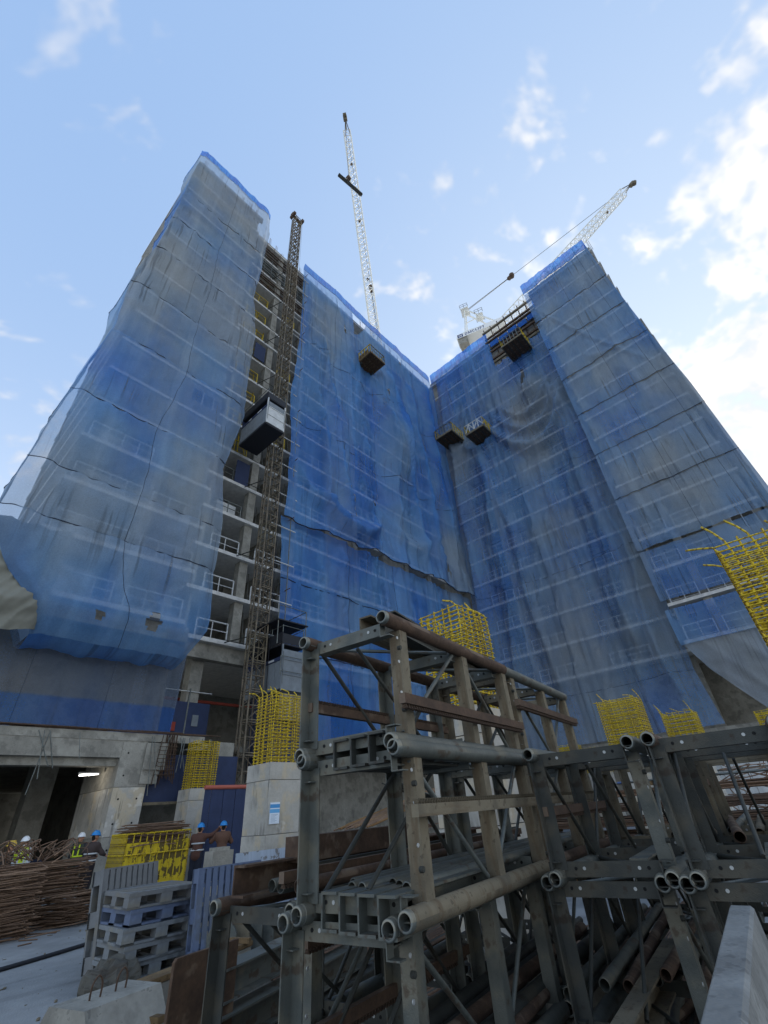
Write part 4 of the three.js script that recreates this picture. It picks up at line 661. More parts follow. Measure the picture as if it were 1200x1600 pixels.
// low stack on the left
section('mast section of the low stack left of the tall one', 0.16, 0.83, 0.59, { tube: M.steel, frame: M.steelDark, post: M.steel, racks: [[0.5, 0, 0]], tubes: [M.steel, M.steel, M.rust, M.steel] });
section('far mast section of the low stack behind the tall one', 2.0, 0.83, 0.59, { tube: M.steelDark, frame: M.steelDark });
// right-hand row: positions measured from the same corner
const offR = (x, z) => { const v = V(x - 1.92, 0, z + 1.68); return [v.dot(DX), -v.dot(DZ)]; };
const rowR = [[3.31, -0.96, 'left'], [3.37, -0.20, 'right']];
for (const [i, [x, z, side]] of rowR.entries()) {
  const [t, o] = offR(x, z);
  section(`upper mast section in the ${side} row on the right, open end facing the viewer`, t, o, 1.255, { post: i ? M.dusty : M.steel, frame: M.steelDark, tubes: i ? [M.rust, M.steel, M.rust, M.steel] : [M.steel, M.steel, M.steel, M.steel], flip: !!i, racks: i ? [] : [[0.3, 1, 0]] });
  section(`lower mast section in the ${side} row on the right, open end facing the viewer`, t + 0.02, o + 0.06, 0.575, { post: M.steel, frame: M.steelDark, flip: !i });
  section(`upper mast section further back in the ${side} row on the right`, t + 1.81, o - 0.02, 1.26, { post: M.dusty, frame: M.dusty, racks: [[0.4, i, 0]], tube: i ? M.dusty : M.steel });
  section(`lower mast section further back in the ${side} row on the right`, t + 1.80, o + 0.05, 0.58, { post: M.steelDark, frame: M.steelDark });
}
// timber bearers under the stacks
{
  const mk = (label, t, o, len) => { const p = V(1.92, 0, -1.68).addScaledVector(DX, t).addScaledVector(DZ, -o); const b = thing('concrete_bearer', label, 'bearer', [p.x, 0, p.z], TH, 'bearers under the mast sections'); add('block', box(0.3, 0.24, len, 0, 0.12, -len / 2), M.blockwork, b); add('block', box(0.28, 0.265, len * 0.98, 0.01, 0.375, -len / 2), M.blockwork, b); };
  mk('concrete bearer under the near end of the tall stack', 0.3, -0.1, 1.75); mk('concrete bearer under the joint of the tall stack', 1.75, -0.1, 1.75); mk('concrete bearer under the far end of the tall stack', 3.2, -0.1, 1.75);
  const [t, o] = offR(3.4, -0.0); mk('concrete bearer under the near ends of the right rows', t + 0.25, o - 0.1, 1.7); mk('concrete bearer under the far ends of the right rows', t + 3.0, o - 0.1, 1.7);
}
// loose pipes, channels and racks lying in and on the stacks
{
  const r = rng(23), nth = ['nearest', 'second', 'third', 'fourth', 'fifth', 'sixth', 'seventh', 'eighth'];
  const pipeAt = (t, off, y, L, rad, m, label, yaw = 0) => { const p = V(1.92, y, -1.68).addScaledVector(DX, t).addScaledVector(DZ, -off); const o = solo('steel_pipe', pipe(L, rad, rad - 0.006, 14), m, label, 'pipe', 'loose pipes lying among the mast sections'); o.position.copy(p); o.rotation.y = TH + yaw; return o; };
  
  for (let i = 0; i < 6; i++) pipeAt(0.18 + r() * 0.3, 0.12 + i * 0.085, 1.345, 2.6 + r() * 0.8, 0.028, i % 3 ? M.steel : M.galv, `${nth[i]} of the grey pipes inside the middle of the tall stack from the front`, (r() - 0.5) * 0.03);
  for (let i = 0; i < 7; i++) pipeAt(0.1 + r() * 0.5, 0.1 + i * 0.085, 0.65 + (i % 2) * 0.02, 2.6 + r() * 0.8, 0.03 + 0.012 * (i % 2), i % 3 ? M.steelDark : M.rust, `${nth[i]} of the dark pipes inside the bottom of the tall stack from the front`, (r() - 0.5) * 0.05);
  for (let i = 0; i < 8; i++) pipeAt(1.5 + r() * 0.6, -0.75 + i * 0.095, 0.68 + (i % 3) * 0.03, 2.6, 0.034, i % 2 ? M.steel : M.rust, `${nth[i]} of the pipes inside the bottom of the right rows from the front`, (r() - 0.5) * 0.12);
  for (let i = 0; i < 5; i++) pipeAt(-0.6 + r() * 0.3, 0.05 + i * 0.12, 0.05, 3.2, 0.045, i % 2 ? M.steel : M.rust, `${nth[i]} of the grey pipes on the ground under the tall stack from the front`, (r() - 0.5) * 0.1);
  for (let i = 0; i < 6; i++) pipeAt(1.6 + r() * 0.3, -0.95 + i * 0.11, 0.05, 2.4, 0.045, i % 2 ? M.steelDark : M.rust, `${nth[i]} of the dark pipes on the ground under the right rows from the front`, (r() - 0.5) * 0.1);
  for (const [i, [o, y]] of [[0.74, 1.36], [0.98, 1.345], [1.16, 1.335]].entries()) pipeAt(0.1 + i * 0.1, o, y, 3.0, 0.034, i ? M.steel : M.rust, `${nth[i]} of the long pipes on top of the low left stack from the front`, 0.01 * i);
  for (let i = 0; i < 12; i++) { const L = 1.6 + r() * 2.2; pipeAt(0.6 + r() * 2.2, -0.5 + i * 0.11, 0.06 + (i % 3) * 0.07, L, 0.03 + 0.02 * r(), [M.rust, M.steel, M.steelDark][i % 3], `${['short', 'long', 'bent-looking', 'thick'][i % 4]} ${['rusty', 'grey', 'dark'][i % 3]} pipe dropped on the ground between the stacks`, (r() - 0.5) * 0.5); }
  for (let i = 0; i < 9; i++) { const L = 2.2 + r() * 1.5; pipeAt(2.1 + r() * 1.6, -1.5 + i * 0.1, 1.33 + (i % 2) * 0.03, L, 0.026 + 0.014 * r(), [M.rust, M.steel, M.dusty][i % 3], `${['rusty', 'grey', 'dust-coated'][i % 3]} pipe inside the upper right rows, ${nth[i % 8]} from the right`, (r() - 0.5) * 0.16); }
  // toothed rack bars laid along the low stack, and dark channels
  const rackAt = (t, off, y, m, label) => { const p = V(1.92, y, -1.68).addScaledVector(DX, t).addScaledVector(DZ, -off); const gg = thing('rack_bar', label, 'rack bar', [p.x, p.y, p.z], TH, 'loose toothed rack bars'); for (let k = 0; k < 2; k++) { const e = add('rack_length', G.rack, m, gg); e.position.x = k * (LS - 0.0); } };
  rackAt(0.1, 0.88, 1.36, M.rust, 'rusty toothed rack bar lying on the low stack, nearer one'); rackAt(0.5, 1.07, 1.36, M.steelDark, 'dark toothed rack bar lying on the low stack, farther one');
  const ch = (t, off, y, L, m, label, yaw = 0) => { const p = V(1.92, y, -1.68).addScaledVector(DX, t).addScaledVector(DZ, -off); const o = solo('steel_channel', prof([[0, 0], [0, 0.1], [0.012, 0.1], [0.012, 0.01], [0.138, 0.01], [0.138, 0.1], [0.15, 0.1], [0.15, 0]], L), m, label, 'steel channel', 'steel channels lying among the sections'); o.position.copy(p); o.rotation.y = TH + yaw; return o; };
  ch(0.12, 1.30, 1.30, 3.4, M.rust, 'long rusty channel on the low left stack', 0.02);
  ch(0.2, -0.42, 0.585, 2.6, M.dusty, 'dust-covered channel in front of the tall stack near the ground');
  ch(0.35, 0.25, 2.66, 2.6, M.steelDark, 'dark channel lying across the top of the tall stack', 0.10); ch(0.30, 0.42, 2.66, 2.2, M.dusty, 'pale channel lying on top of the tall stack', 0.04);
  for (let i = 0; i < 4; i++) ch(-0.02 + i * 0.02, 0.13 + i * 0.13, 1.20, 0.9, M.steel, `${nth[i]} short bracket from the near side between the tall stack's lower sections`);
  for (let i = 0; i < 3; i++) ch(0.0 + i * 0.02, 0.16 + i * 0.14, 1.885 - 0.02, 0.8, M.steelDark, `${nth[i]} dark bracket from the near side under the topmost mast section`);
  { const [t, o] = offR(3.31, -0.96); ch(t + 0.12, o + 0.22, 1.185, 0.8, M.steel, 'short channel packed in the left right-hand row'); ch(t + 0.1, o - 0.45, 1.185, 0.8, M.steel, 'short channel packed in the right right-hand row'); }
}
{ // precast concrete slab on edge at lower right
  const p = V(1.0, 0, -0.315), L = 2.05;
  const o = thing('precast_barrier', 'pale concrete panel standing on edge at the lower right corner', 'concrete panel', [p.x, 0, p.z], TH);
  add('panel', prof([[0, 0], [0, 0.13], [1.19, 0.095], [1.2, 0.085], [1.2, 0.01], [1.19, 0]].map(([y, z]) => [y, z - 0.13]), L), std({ map: T.concrete, bumpMap: T.concreteBump, bumpScale: 0.008, roughness: 0.92, color: rgb(225, 228, 230) }), o);
  const o2 = thing('precast_barrier', 'second concrete panel, just cut by the right edge of the picture', 'concrete panel', [1.15, 0, 0.06], TH);
  add('panel', box(1.7, 0.85, 0.12, 0.85, 0.425, 0), std({ map: T.concrete, bumpMap: T.concreteBump, bumpScale: 0.008, roughness: 0.92, color: rgb(235, 236, 238) }), o2);
}

// ================= COLUMNS AND YELLOW REBAR CAGES =================
const colH = 3.03;
function column(label, x, z, w, d, h = colH) {
  const t = thing('concrete_column', label, 'concrete column', [x, 0, z], 0, 'concrete columns rising in the yard');
  const hs = [0, h * 0.46, h * 0.86, h]; for (let i = 0; i < 3; i++) add('pour', box(w - (i % 2) * 0.012, hs[i + 1] - hs[i] - 0.012, d - (i % 2) * 0.012, 0, (hs[i] + hs[i + 1]) / 2, 0), M.column, t);
  return t;
}
const G2 = new Map();
function rebarCage(label, x, z, w, d, y0, h, seed, bend = 1, nb = 5, turn = 0) {
  const t = thing('rebar_cage', label, 'rebar cage', [x, y0, z], turn, 'yellow rebar cages on the columns');
  const r = rng(seed), rb = 0.017;
  const spots = []; for (let i = 0; i < nb; i++) { const u = -w / 2 + w * i / (nb - 1); spots.push([u, d / 2], [u, -d / 2]); if (i > 0 && i < nb - 1) spots.push([w / 2, -d / 2 + d * i / (nb - 1)], [-w / 2, -d / 2 + d * i / (nb - 1)]); }
  for (const [u, v] of spots) { const hh = h * (0.96 + 0.06 * r()); const pts = [V(u, -0.05, v), V(u + (r() - 0.5) * 0.015, h * 0.5, v + (r() - 0.5) * 0.015), V(u + (r() - 0.5) * 0.02, hh, v + (r() - 0.5) * 0.02)]; const k = r(); if (bend && k < 0.12) { const a = -2.5 + r() * 1.2; pts.push(V(u + 0.06 * Math.cos(a), hh + 0.2, v + 0.06 * Math.sin(a)), V(u + 0.2 * Math.cos(a), hh + 0.42, v + 0.2 * Math.sin(a))); } else if (bend && k < 0.5) { const a = -2.6 + r() * 1.5, e = 0.22 + r() * 0.2; pts.push(V(u + 0.05 * Math.cos(a), hh + 0.05, v + 0.05 * Math.sin(a)), V(u + e * Math.cos(a), hh + 0.09 + r() * 0.12, v + e * Math.sin(a))); } add('vertical_bar', wire(pts, rb, 5, 12), M.yellow, t); }
  const n = Math.round(h / 0.088);
  for (let i = 0; i < n; i++) {
    const y = 0.05 + i * h / n, e = 0.028, j = () => (r() - 0.5) * 0.022;
    const q = [V(-w / 2 - e, y + j(), -d / 2 - e), V(w / 2 + e, y + j(), -d / 2 - e), V(w / 2 + e, y + j(), d / 2 + e), V(-w / 2 - e, y + j(), d / 2 + e)];
    const gs = []; for (let s = 0; s < 4; s++) gs.push(rod(q[s], q[(s + 1) % 4], 0.0125, 4));
    if (i % 2) for (let s = 1; s < nb - 1; s++) { const u = -w / 2 + w * s / (nb - 1); gs.push(rod(V(u, y + j(), -d / 2 - e), V(u, y + j(), d / 2 + e), 0.012, 4)); }
    add('tie', merge(gs), M.yellow, t);
  }
}
column('pale concrete column with a blue notice beside the tall stack', 8.8, -12.2, 1.2, 1.1); rebarCage('yellow cage on the column with the blue notice', 8.8, -12.2, 1.0, 0.85, colH, 1.85, 1);
{ const t = thing('column_notice', 'small blue and white notice fixed on the concrete column', 'notice', [8.42, 1.85, -11.635]);
  const c = document.createElement('canvas'); c.width = 256; c.height = 384; const x = c.getContext('2d'); x.fillStyle = '#dfe9f2'; x.fillRect(0, 0, 256, 384); x.fillStyle = '#3f93cf'; x.fillRect(0, 30, 256, 70); x.fillStyle = '#62aee0'; x.fillRect(0, 120, 256, 70); x.fillStyle = '#8fa6b8'; for (let i = 0; i < 7; i++) x.fillRect(24, 216 + i * 22, 190 - (i * 37) % 80, 7);
  const ct = new THREE.CanvasTexture(c); ct.colorSpace = THREE.SRGBColorSpace; ct.magFilter = THREE.LinearFilter; add('sheet', new THREE.BoxGeometry(0.30, 0.46, 0.012), std({ map: ct, roughness: 0.5 }), t); add('backing', box(0.32, 0.48, 0.01, 0, 0, -0.012), M.white, t); }
column('stained concrete column behind the two brown-clad workers', 11.05, -20.8, 1.2, 1.0); rebarCage('yellow cage on the column behind the brown-clad workers', 11.05, -20.8, 1.0, 0.8, colH, 1.8, 2, 0);
column('concrete column right behind the tall mast stack', 7.35, -4.6, 1.15, 1.0); rebarCage('ragged yellow cage rising behind the top of the tall stack', 7.35, -4.6, 1.0, 0.85, colH, 1.78, 3, 1, 6);
column('concrete column hidden low behind the right edge cage', 8.9, 0.35, 1.2, 1.1); rebarCage('large yellow cage cut by the right edge of the picture', 8.9, 0.35, 1.25, 0.95, colH, 1.8, 4, 1, 7);
column('concrete column under the cage right of centre', 20.6, -5.8, 1.4, 1.0); rebarCage('yellow cage standing right of centre above two pipe ends', 20.6, -5.8, 1.2, 1.35, colH, 1.75, 5, 1, 6);
column('concrete column under the fourth cage toward the right tower', 27.0, -5.1, 1.4, 1.0); rebarCage('smaller yellow cage right of the centre one', 27.0, -5.1, 1.2, 1.3, colH, 1.7, 6, 1, 6);
column('concrete column under the small cage at the right edge', 31.6, -1.9, 1.4, 1.2); rebarCage('small yellow cage at the right edge below the large one', 31.6, -1.9, 1.2, 1.2, colH, 1.7, 7, 0, 5);
column('distant column left of the centre right cage', 32.4, -13.2, 1.4, 1.2); rebarCage('distant low yellow cage behind the steel frames', 32.4, -13.2, 1.3, 1.3, colH, 1.5, 8, 0, 5);
column('distant column near the inner corner wall', 36.6, -13.0, 1.4, 1.2); rebarCage('most distant yellow cage beside the net wall', 36.6, -13.0, 1.3, 1.3, colH, 1.5, 9, 0, 5);
column('column seen through the top frame of the tall stack', 15.3, -9.4, 1.4, 1.2); rebarCage('yellow cage seen through the top frame of the tall stack', 15.3, -9.4, 1.3, 1.2, colH, 1.7, 10, 0, 6);
// ================= YARD: REBAR PILES, CRATE, PALLETS, BLOCKS =================
// bent stirrups, stacked flat in bundles
const stirrup = (w, d, r = 0.011) => { const c = 0.06, q = [[-w / 2, -d / 2], [w / 2, -d / 2], [w / 2, d / 2], [-w / 2, d / 2]], gs = []; for (let i = 0; i < 4; i++) gs.push(rod(V(q[i][0], 0, q[i][1]), V(q[(i + 1) % 4][0], 0, q[(i + 1) % 4][1]), r, 5)); gs.push(rod(V(q[0][0], 0, q[0][1]), V(q[0][0] + c * 1.5, 0.02, q[0][1] + c * 1.5), r, 4)); return merge(gs); };
const rebarMats = [M.rebar, std({ map: T.rustLight, roughness: 0.9, color: rgb(196, 182, 170) }), std({ map: T.rustLight, roughness: 0.9, color: rgb(252, 240, 228) })];
{
  const r = rng(41);
  const pile = (label, x, z, w, d, n, dy, spread, lean, turn) => {
    const t = thing('stirrup_bundle', label, 'rebar bundle', [x, 0.012, z], turn, 'bundles of bent rebar on the left');
    const gA = [stirrup(w, d), stirrup(w * 0.92, d * 1.05), stirrup(w * 1.04, d * 0.9)];
    for (let i = 0; i < n; i++) { const e = add('stirrup', gA[i % 3], rebarMats[Math.floor(r() * 3)], t); e.position.set((r() - 0.5) * spread + lean * i * dy, i * dy, (r() - 0.5) * spread); e.rotation.set((r() - 0.5) * 0.16, (r() - 0.5) * 0.6, (r() - 0.5) * 0.14); }
  };
  pile('tall front bundle of brown stirrups at the left edge', 3.25, -14.55, 1.75, 0.9, 84, 0.0135, 0.28, 0, 0.1);
  pile('brown stirrup bundle at the left, right behind the front one', 4.55, -15.5, 1.6, 0.9, 84, 0.0145, 0.24, 0.04, -0.15);
  pile('back bundle of stirrups in front of the yellow-vested worker', 3.9, -16.6, 1.7, 0.9, 70, 0.017, 0.3, 0, 0.2);
  pile('low slumped stirrup bundle left of the yellow basket', 5.35, -15.05, 1.0, 0.8, 48, 0.012, 0.45, -0.2, 0.6);
  // loose bent bars on top
  const t = thing('loose_stirrups', 'tangle of loose bent bars on top of the left bundles', 'rebar', [4.0, 1.25, -15.7]);
  for (let i = 0; i < 34; i++) { const a = r() * 6.28, l = 0.5 + r() * 0.5, p = V((r() - 0.5) * 1.8, r() * 0.05, (r() - 0.5) * 1.2), q = p.clone().add(V(Math.cos(a) * l, 0.1 + r() * 0.35, Math.sin(a) * l)), s = q.clone().add(V(-Math.sin(a) * 0.3, -0.2, Math.cos(a) * 0.3)); add('bent_bar', wire([p, p.clone().lerp(q, 0.5).add(V(0, 0.06, 0)), q, s], 0.014, 5, 14), rebarMats[i % 3], t); }
}
{ // yellow steel basket with rebar on top
  const t = thing('yellow_basket', 'worn yellow steel basket with vertical bars and sheet front', 'steel basket', [6.95, 0.02, -15.3]);
  const w = 1.75, h = 1.62, d = 1.0;
  const yp = std({ map: tex(512, 512, (u, v, o) => { const n = tn(u, v, 8, 5, 91), c = sstep(0.56, 0.62, tn(u, v, 10, 6, 93)), s = tn2(u, v, 50, 4, 3, 95); mixc(o, [196, 170, 30], [236, 208, 46], n); const q = [0, 0, 0]; mixc(q, o, [84, 70, 42], c * 0.85); for (let i = 0; i < 3; i++) o[i] = q[i] * (0.86 + 0.2 * s); }, true, [0.6, 0.6]), roughness: 0.75, bumpMap: T.fine, bumpScale: 0.002 });
  const s0 = w / 5; for (let i = 0; i < 5; i++) add('sheet_panel', box(s0 - 0.015, h - 0.3, 0.02, -w / 2 + s0 * (i + 0.5), h / 2 - 0.05, d / 2 - 0.03 - (i % 2) * 0.012), yp, t);
  add('slot', box(0.22, 0.1, 0.012, 0.05, 0.62, d / 2 - 0.012), M.hole, t);
  for (let i = 0; i <= 10; i++) add('front_bar', rod(V(-w / 2 + w * i / 10, 0.03, d / 2), V(-w / 2 + w * i / 10, h, d / 2), 0.014, 5), M.yellow, t);
  for (let i = 0; i <= 12; i++) add('side_bar', rod(V(-w / 2, 0.03, -d / 2 + d * i / 12), V(-w / 2, h, -d / 2 + d * i / 12), 0.014, 5), M.yellow, t);
  for (let i = 0; i <= 8; i++) add('side_bar', rod(V(w / 2, 0.03, -d / 2 + d * i / 8), V(w / 2, h, -d / 2 + d * i / 8), 0.014, 5), M.yellow, t);
  for (const y of [0.05, h * 0.72, h]) add('ring', merge([rod(V(-w / 2, y, d / 2), V(w / 2, y, d / 2), 0.022, 6), rod(V(-w / 2, y, -d / 2), V(w / 2, y, -d / 2), 0.022, 6), rod(V(-w / 2, y, -d / 2), V(-w / 2, y, d / 2), 0.022, 6), rod(V(w / 2, y, -d / 2), V(w / 2, y, d / 2), 0.022, 6)]), M.yellow, t);
  add('floor', box(w, 0.04, d, 0, 0.04, 0), M.rust, t);
  const r = rng(43), b = thing('basket_rebar', 'brown bent rebar heaped in the yellow basket', 'rebar', [6.95, 1.36, -15.3]);
  const gA = stirrup(1.5, 0.8), gB = stirrup(1.2, 0.6);
  for (let i = 0; i < 36; i++) { const e = add('stirrup', i % 2 ? gA : gB, rebarMats[i % 3], b); e.position.set((r() - 0.5) * 0.3, i * 0.0135, (r() - 0.5) * 0.35); e.rotation.set((r() - 0.5) * 0.2, (r() - 0.5) * 0.5, (r() - 0.5) * 0.15); }
}
// plastic pallets
const palletMats = [std({ map: T.column, color: rgb(176, 184, 194), roughness: 0.8 }), std({ map: T.column, color: rgb(138, 158, 200), roughness: 0.75 }), std({ map: T.column, color: rgb(168, 172, 178), roughness: 0.85 })];
const PG = (() => {
  const w = 1.1, h = 0.185, top = [], bot = [], legs = [];
  for (let i = 0; i < 10; i++) top.push(box(0.075, 0.03, w - 0.04, -w / 2 + 0.06 + i * (w - 0.12) / 9, h - 0.016, 0)); for (let i = 0; i < 7; i++) top.push(box(w - 0.04, 0.026, 0.05, 0, h - 0.036, -w / 2 + 0.045 + i * (w - 0.09) / 6));
  for (const s of [-1, 1]) top.push(box(w, 0.05, 0.02, 0, h - 0.025, s * (w / 2 - 0.01)), box(0.02, 0.05, w - 0.04, s * (w / 2 - 0.01), h - 0.025, 0));
  for (let i = 0; i < 3; i++) bot.push(box(0.18, 0.026, w, -w / 2 + 0.09 + i * (w - 0.18) / 2, 0.013, 0), box(w, 0.024, 0.18, 0, 0.0135, -w / 2 + 0.09 + i * (w - 0.18) / 2));
  for (let i = 0; i < 3; i++) for (let k = 0; k < 3; k++) legs.push(box(0.17, h - 0.07, 0.17, -w / 2 + 0.09 + i * (w - 0.18) / 2, h / 2 - 0.008, -w / 2 + 0.09 + k * (w - 0.18) / 2));
  return { top: merge(top), bot: merge(bot), leg: legs };
})();
function pallet(label, pos, rot, m) { const t = thing('plastic_pallet', label, 'pallet', pos, 0, 'plastic pallets in the yard'); t.rotation.set(...rot); add('top_deck', PG.top, m, t); add('bottom_deck', PG.bot, m, t); for (const g of PG.leg) add('block_foot', g, m, t); return t; }
{
  const ord = ['lowest', 'second', 'middle', 'fourth', 'topmost'];
  for (let i = 0; i < 5; i++) pallet(`${ord[i]} ${i === 3 ? 'blue-grey' : 'grey'} pallet of the stack of five by the roadway`, [4.18 + (i % 2) * 0.03, i * 0.189 + 0.004, -8.88 + (i % 3) * 0.02], [0, 0.06 * (i % 2) - 0.03, 0], palletMats[i === 3 ? 1 : i === 4 ? 2 : 0]);
  pallet('blue-grey pallet standing on edge at the right of the pallet stack', [5.0, 0.58, -8.1], [Math.PI / 2 - 0.10, 0, 0.02], palletMats[1]);
  { const q = pallet('large grey pallet leaning upright behind the pallet stack', [4.08, 0.60, -9.66], [Math.PI / 2 - 0.16, 0, 0], palletMats[2]); q.rotation.set(0, 0, 0); q.rotateY(0.42); q.rotateX(Math.PI / 2 - 0.18); q.scale.setScalar(1.08); }
  const rg = thing('rag_heap', 'crumpled dirty sheet lying at the foot of the leaning pallet', 'sheet', [3.55, 0, -8.25]); const g = new THREE.IcosahedronGeometry(0.28, 4); const p = g.attributes.position; for (let i = 0; i < p.count; i++) { const x = p.getX(i), y = p.getY(i), z = p.getZ(i), k = 0.7 + 0.6 * ridge(x * 7 + 3, z * 7 + y * 5, 3, 4); p.setXYZ(i, x * k * 1.1, Math.max(0.004, (y + 0.1) * k * 0.75), z * k); } g.computeVertexNormals(); add('cloth', g, std({ map: T.dusty, color: rgb(150, 150, 148) }), rg);
}
{ // steel base plates with holes, standing in a row
  const sh = new THREE.Shape(); sh.moveTo(-0.2, 0); sh.lineTo(0.2, 0); sh.lineTo(0.2, 0.4); sh.lineTo(0.11, 0.52); sh.lineTo(-0.11, 0.52); sh.lineTo(-0.2, 0.4); sh.closePath(); const ho = new THREE.Path(); ho.absellipse(0, 0.34, 0.045, 0.045, 0, 6.283, true); sh.holes.push(ho);
  const g = new THREE.ExtrudeGeometry(sh, { depth: 0.03, bevelEnabled: true, bevelSize: 0.004, bevelThickness: 0.004, bevelSegments: 1 });
  const W = ['first', 'second', 'third', 'fourth', 'fifth', 'sixth', 'seventh'];
  const base = thing('plate_tray', 'flat steel tray under the row of holed plates', 'steel tray', [5.1, 0, -7.2], 0.05); add('tray', box(1.7, 0.06, 0.7, 0, 0.03, 0), M.steel, base); for (const s of [-1, 1]) add('tray_lip', box(1.7, 0.12, 0.03, 0, 0.09, s * 0.335), M.steel, base);
  for (let i = 0; i < 7; i++) { const o = solo('holed_plate', g, i % 3 === 1 ? M.dusty : M.steel, `${W[i]} grey holed plate from the left in the upright row`, 'steel plate', 'steel plates with holes standing in a row'); o.position.set(4.45 + i * 0.2 + (i > 3 ? 0.12 : 0), 0.062, -7.15); o.rotation.y = -0.95; }
}
{ // pale blue-grey sheet leaning beyond the low stack
  const t = thing('steel_sheet', 'pale blue-grey flat sheet lying upright behind the pallets', 'steel sheet', [7.35, 0.62, -9.55], 0.0); t.rotation.x = -0.12; add('sheet', box(2.5, 1.15, 0.04, 0, 0, 0), std({ map: T.paint, roughness: 0.55, color: rgb(186, 200, 216) }), t); add('stiffener', box(2.5, 0.08, 0.06, 0, -0.5, -0.05), M.steel, t);
  const u = thing('concrete_stub', 'small grey concrete stub behind the upright pallets', 'concrete block', [5.6, 0, -9.4]); add('block', box(0.42, 1.28, 0.3, 0, 0.64, 0), M.concrete, u); add('cap', box(0.3, 0.05, 0.22, 0, 1.305, 0), M.concrete, u);
}
{ // near blocks and plates at the lower left
  const blk = thing('concrete_block', 'wedge-sided concrete block with two lifting loops at lower left', 'concrete block', [2.15, 0, -5.75], 0.25);
  add('block', prof([[0, -0.42], [0, 0.42], [0.2, 0.42], [0.46, 0.24], [0.46, -0.24], [0.2, -0.42]], 0.75), M.concrete, blk);
  for (const x of [0.25, 0.5]) add('lifting_loop', wire([V(x - 0.05, 0.44, 0), V(x - 0.045, 0.56, 0), V(x, 0.61, 0), V(x + 0.045, 0.56, 0), V(x + 0.05, 0.44, 0)], 0.008, 6, 16), M.rust, blk);
  const kb = thing('hollow_block_row', 'row of pale hollow concrete blocks at lower left', 'concrete blocks', [2.95, 0, -6.05], 0.32);
  for (let i = 0; i < 4; i++) { const gs = [box(0.39, 0.19, 0.03, 0, 0.1, 0.08), box(0.39, 0.19, 0.03, 0, 0.1, -0.08)]; for (const x of [-0.18, 0, 0.18]) gs.push(box(0.03, 0.19, 0.13, x, 0.1, 0)); const e = add('hollow_block', merge(gs), M.concrete, kb); e.position.set(i * 0.405, 0, 0); const e2 = add('hollow_block', e.geometry, M.concrete, kb); e2.position.set(i * 0.405 + 0.1, 0.2, 0.01); }
  const pl = thing('timber_plank', 'grey weathered plank lying on the hollow blocks', 'plank', [2.75, 0.40, -5.95], 0.32); add('plank', box(1.9, 0.045, 0.2, 0.8, 0.025, -0.02), M.wood, pl); add('batten', box(0.05, 0.05, 0.3, 1.6, 0.075, 0), M.wood, pl);
  const pk = thing('timber_plank', 'pale plank in front of the hollow blocks', 'plank', [2.55, 0.0, -5.45], 0.36); add('plank', box(2.2, 0.24, 0.16, 0.95, 0.12, 0), std({ map: T.concrete, color: rgb(235, 234, 230) }), pk); add('batten', box(0.08, 0.05, 0.2, 0.3, 0.265, 0), M.wood, pk);
  // brown holed plate
  const sh = new THREE.Shape(); sh.moveTo(0, 0); sh.lineTo(0.62, 0); sh.lineTo(0.62, 0.86); sh.lineTo(0.02, 0.86); sh.lineTo(0, 0.84); sh.closePath(); for (const [x, y] of [[0.11, 0.72], [0.5, 0.76]]) { const ho = new THREE.Path(); ho.absellipse(x, y, 0.022, 0.03, 0, 6.283, true); sh.holes.push(ho); }
  const bp = thing('gusset_plate', 'brown steel plate with two holes standing at lower left', 'steel plate', [2.28, 0.0, -4.3], 0.2); add('plate', new THREE.ExtrudeGeometry(sh, { depth: 0.025, bevelEnabled: true, bevelSize: 0.003, bevelThickness: 0.003, bevelSegments: 1 }), std({ map: T.rust, roughness: 0.85, color: rgb(235, 222, 205) }), bp); add('foot', box(0.62, 0.03, 0.4, 0.31, 0.015, -0.2), M.rust, bp);
  const ib = (label, x, y, z, turn, L, m) => { const o = solo('steel_beam', prof([[0, -0.1], [0, 0.1], [0.014, 0.1], [0.014, 0.006], [0.186, 0.006], [0.186, 0.1], [0.2, 0.1], [0.2, -0.1], [0.186, -0.1], [0.186, -0.006], [0.014, -0.006], [0.014, -0.1]], L), m, label, 'steel beam', 'short steel beams at lower left'); o.position.set(x, y, z); o.rotation.y = turn; };
  ib('pale steel beam right of the brown plate', 2.75, 0.5, -4.45, 0.35, 2.6, M.galv); ib('grey steel beam below the pale one', 2.7, 0.24, -4.4, 0.3, 2.6, M.steel); ib('dark steel beam on the ground by the brown plate', 2.6, 0.0, -4.35, 0.28, 2.8, M.steelDark); ib('steel beam lying beyond the brown plate', 3.2, 0.002, -5.3, 0.25, 2.4, M.galv);
  const bt = solo('square_tube', prof([[0, 0], [0, 0.14], [0.14, 0.14], [0.14, 0]], 1.6), M.rust, 'dark square tube end with yellow cap by the low stack', 'square tube'); bt.position.copy(V(1.92, 1.42, -1.68).addScaledVector(DX, 0.55).addScaledVector(DZ, -1.32)); bt.rotation.y = TH;
}
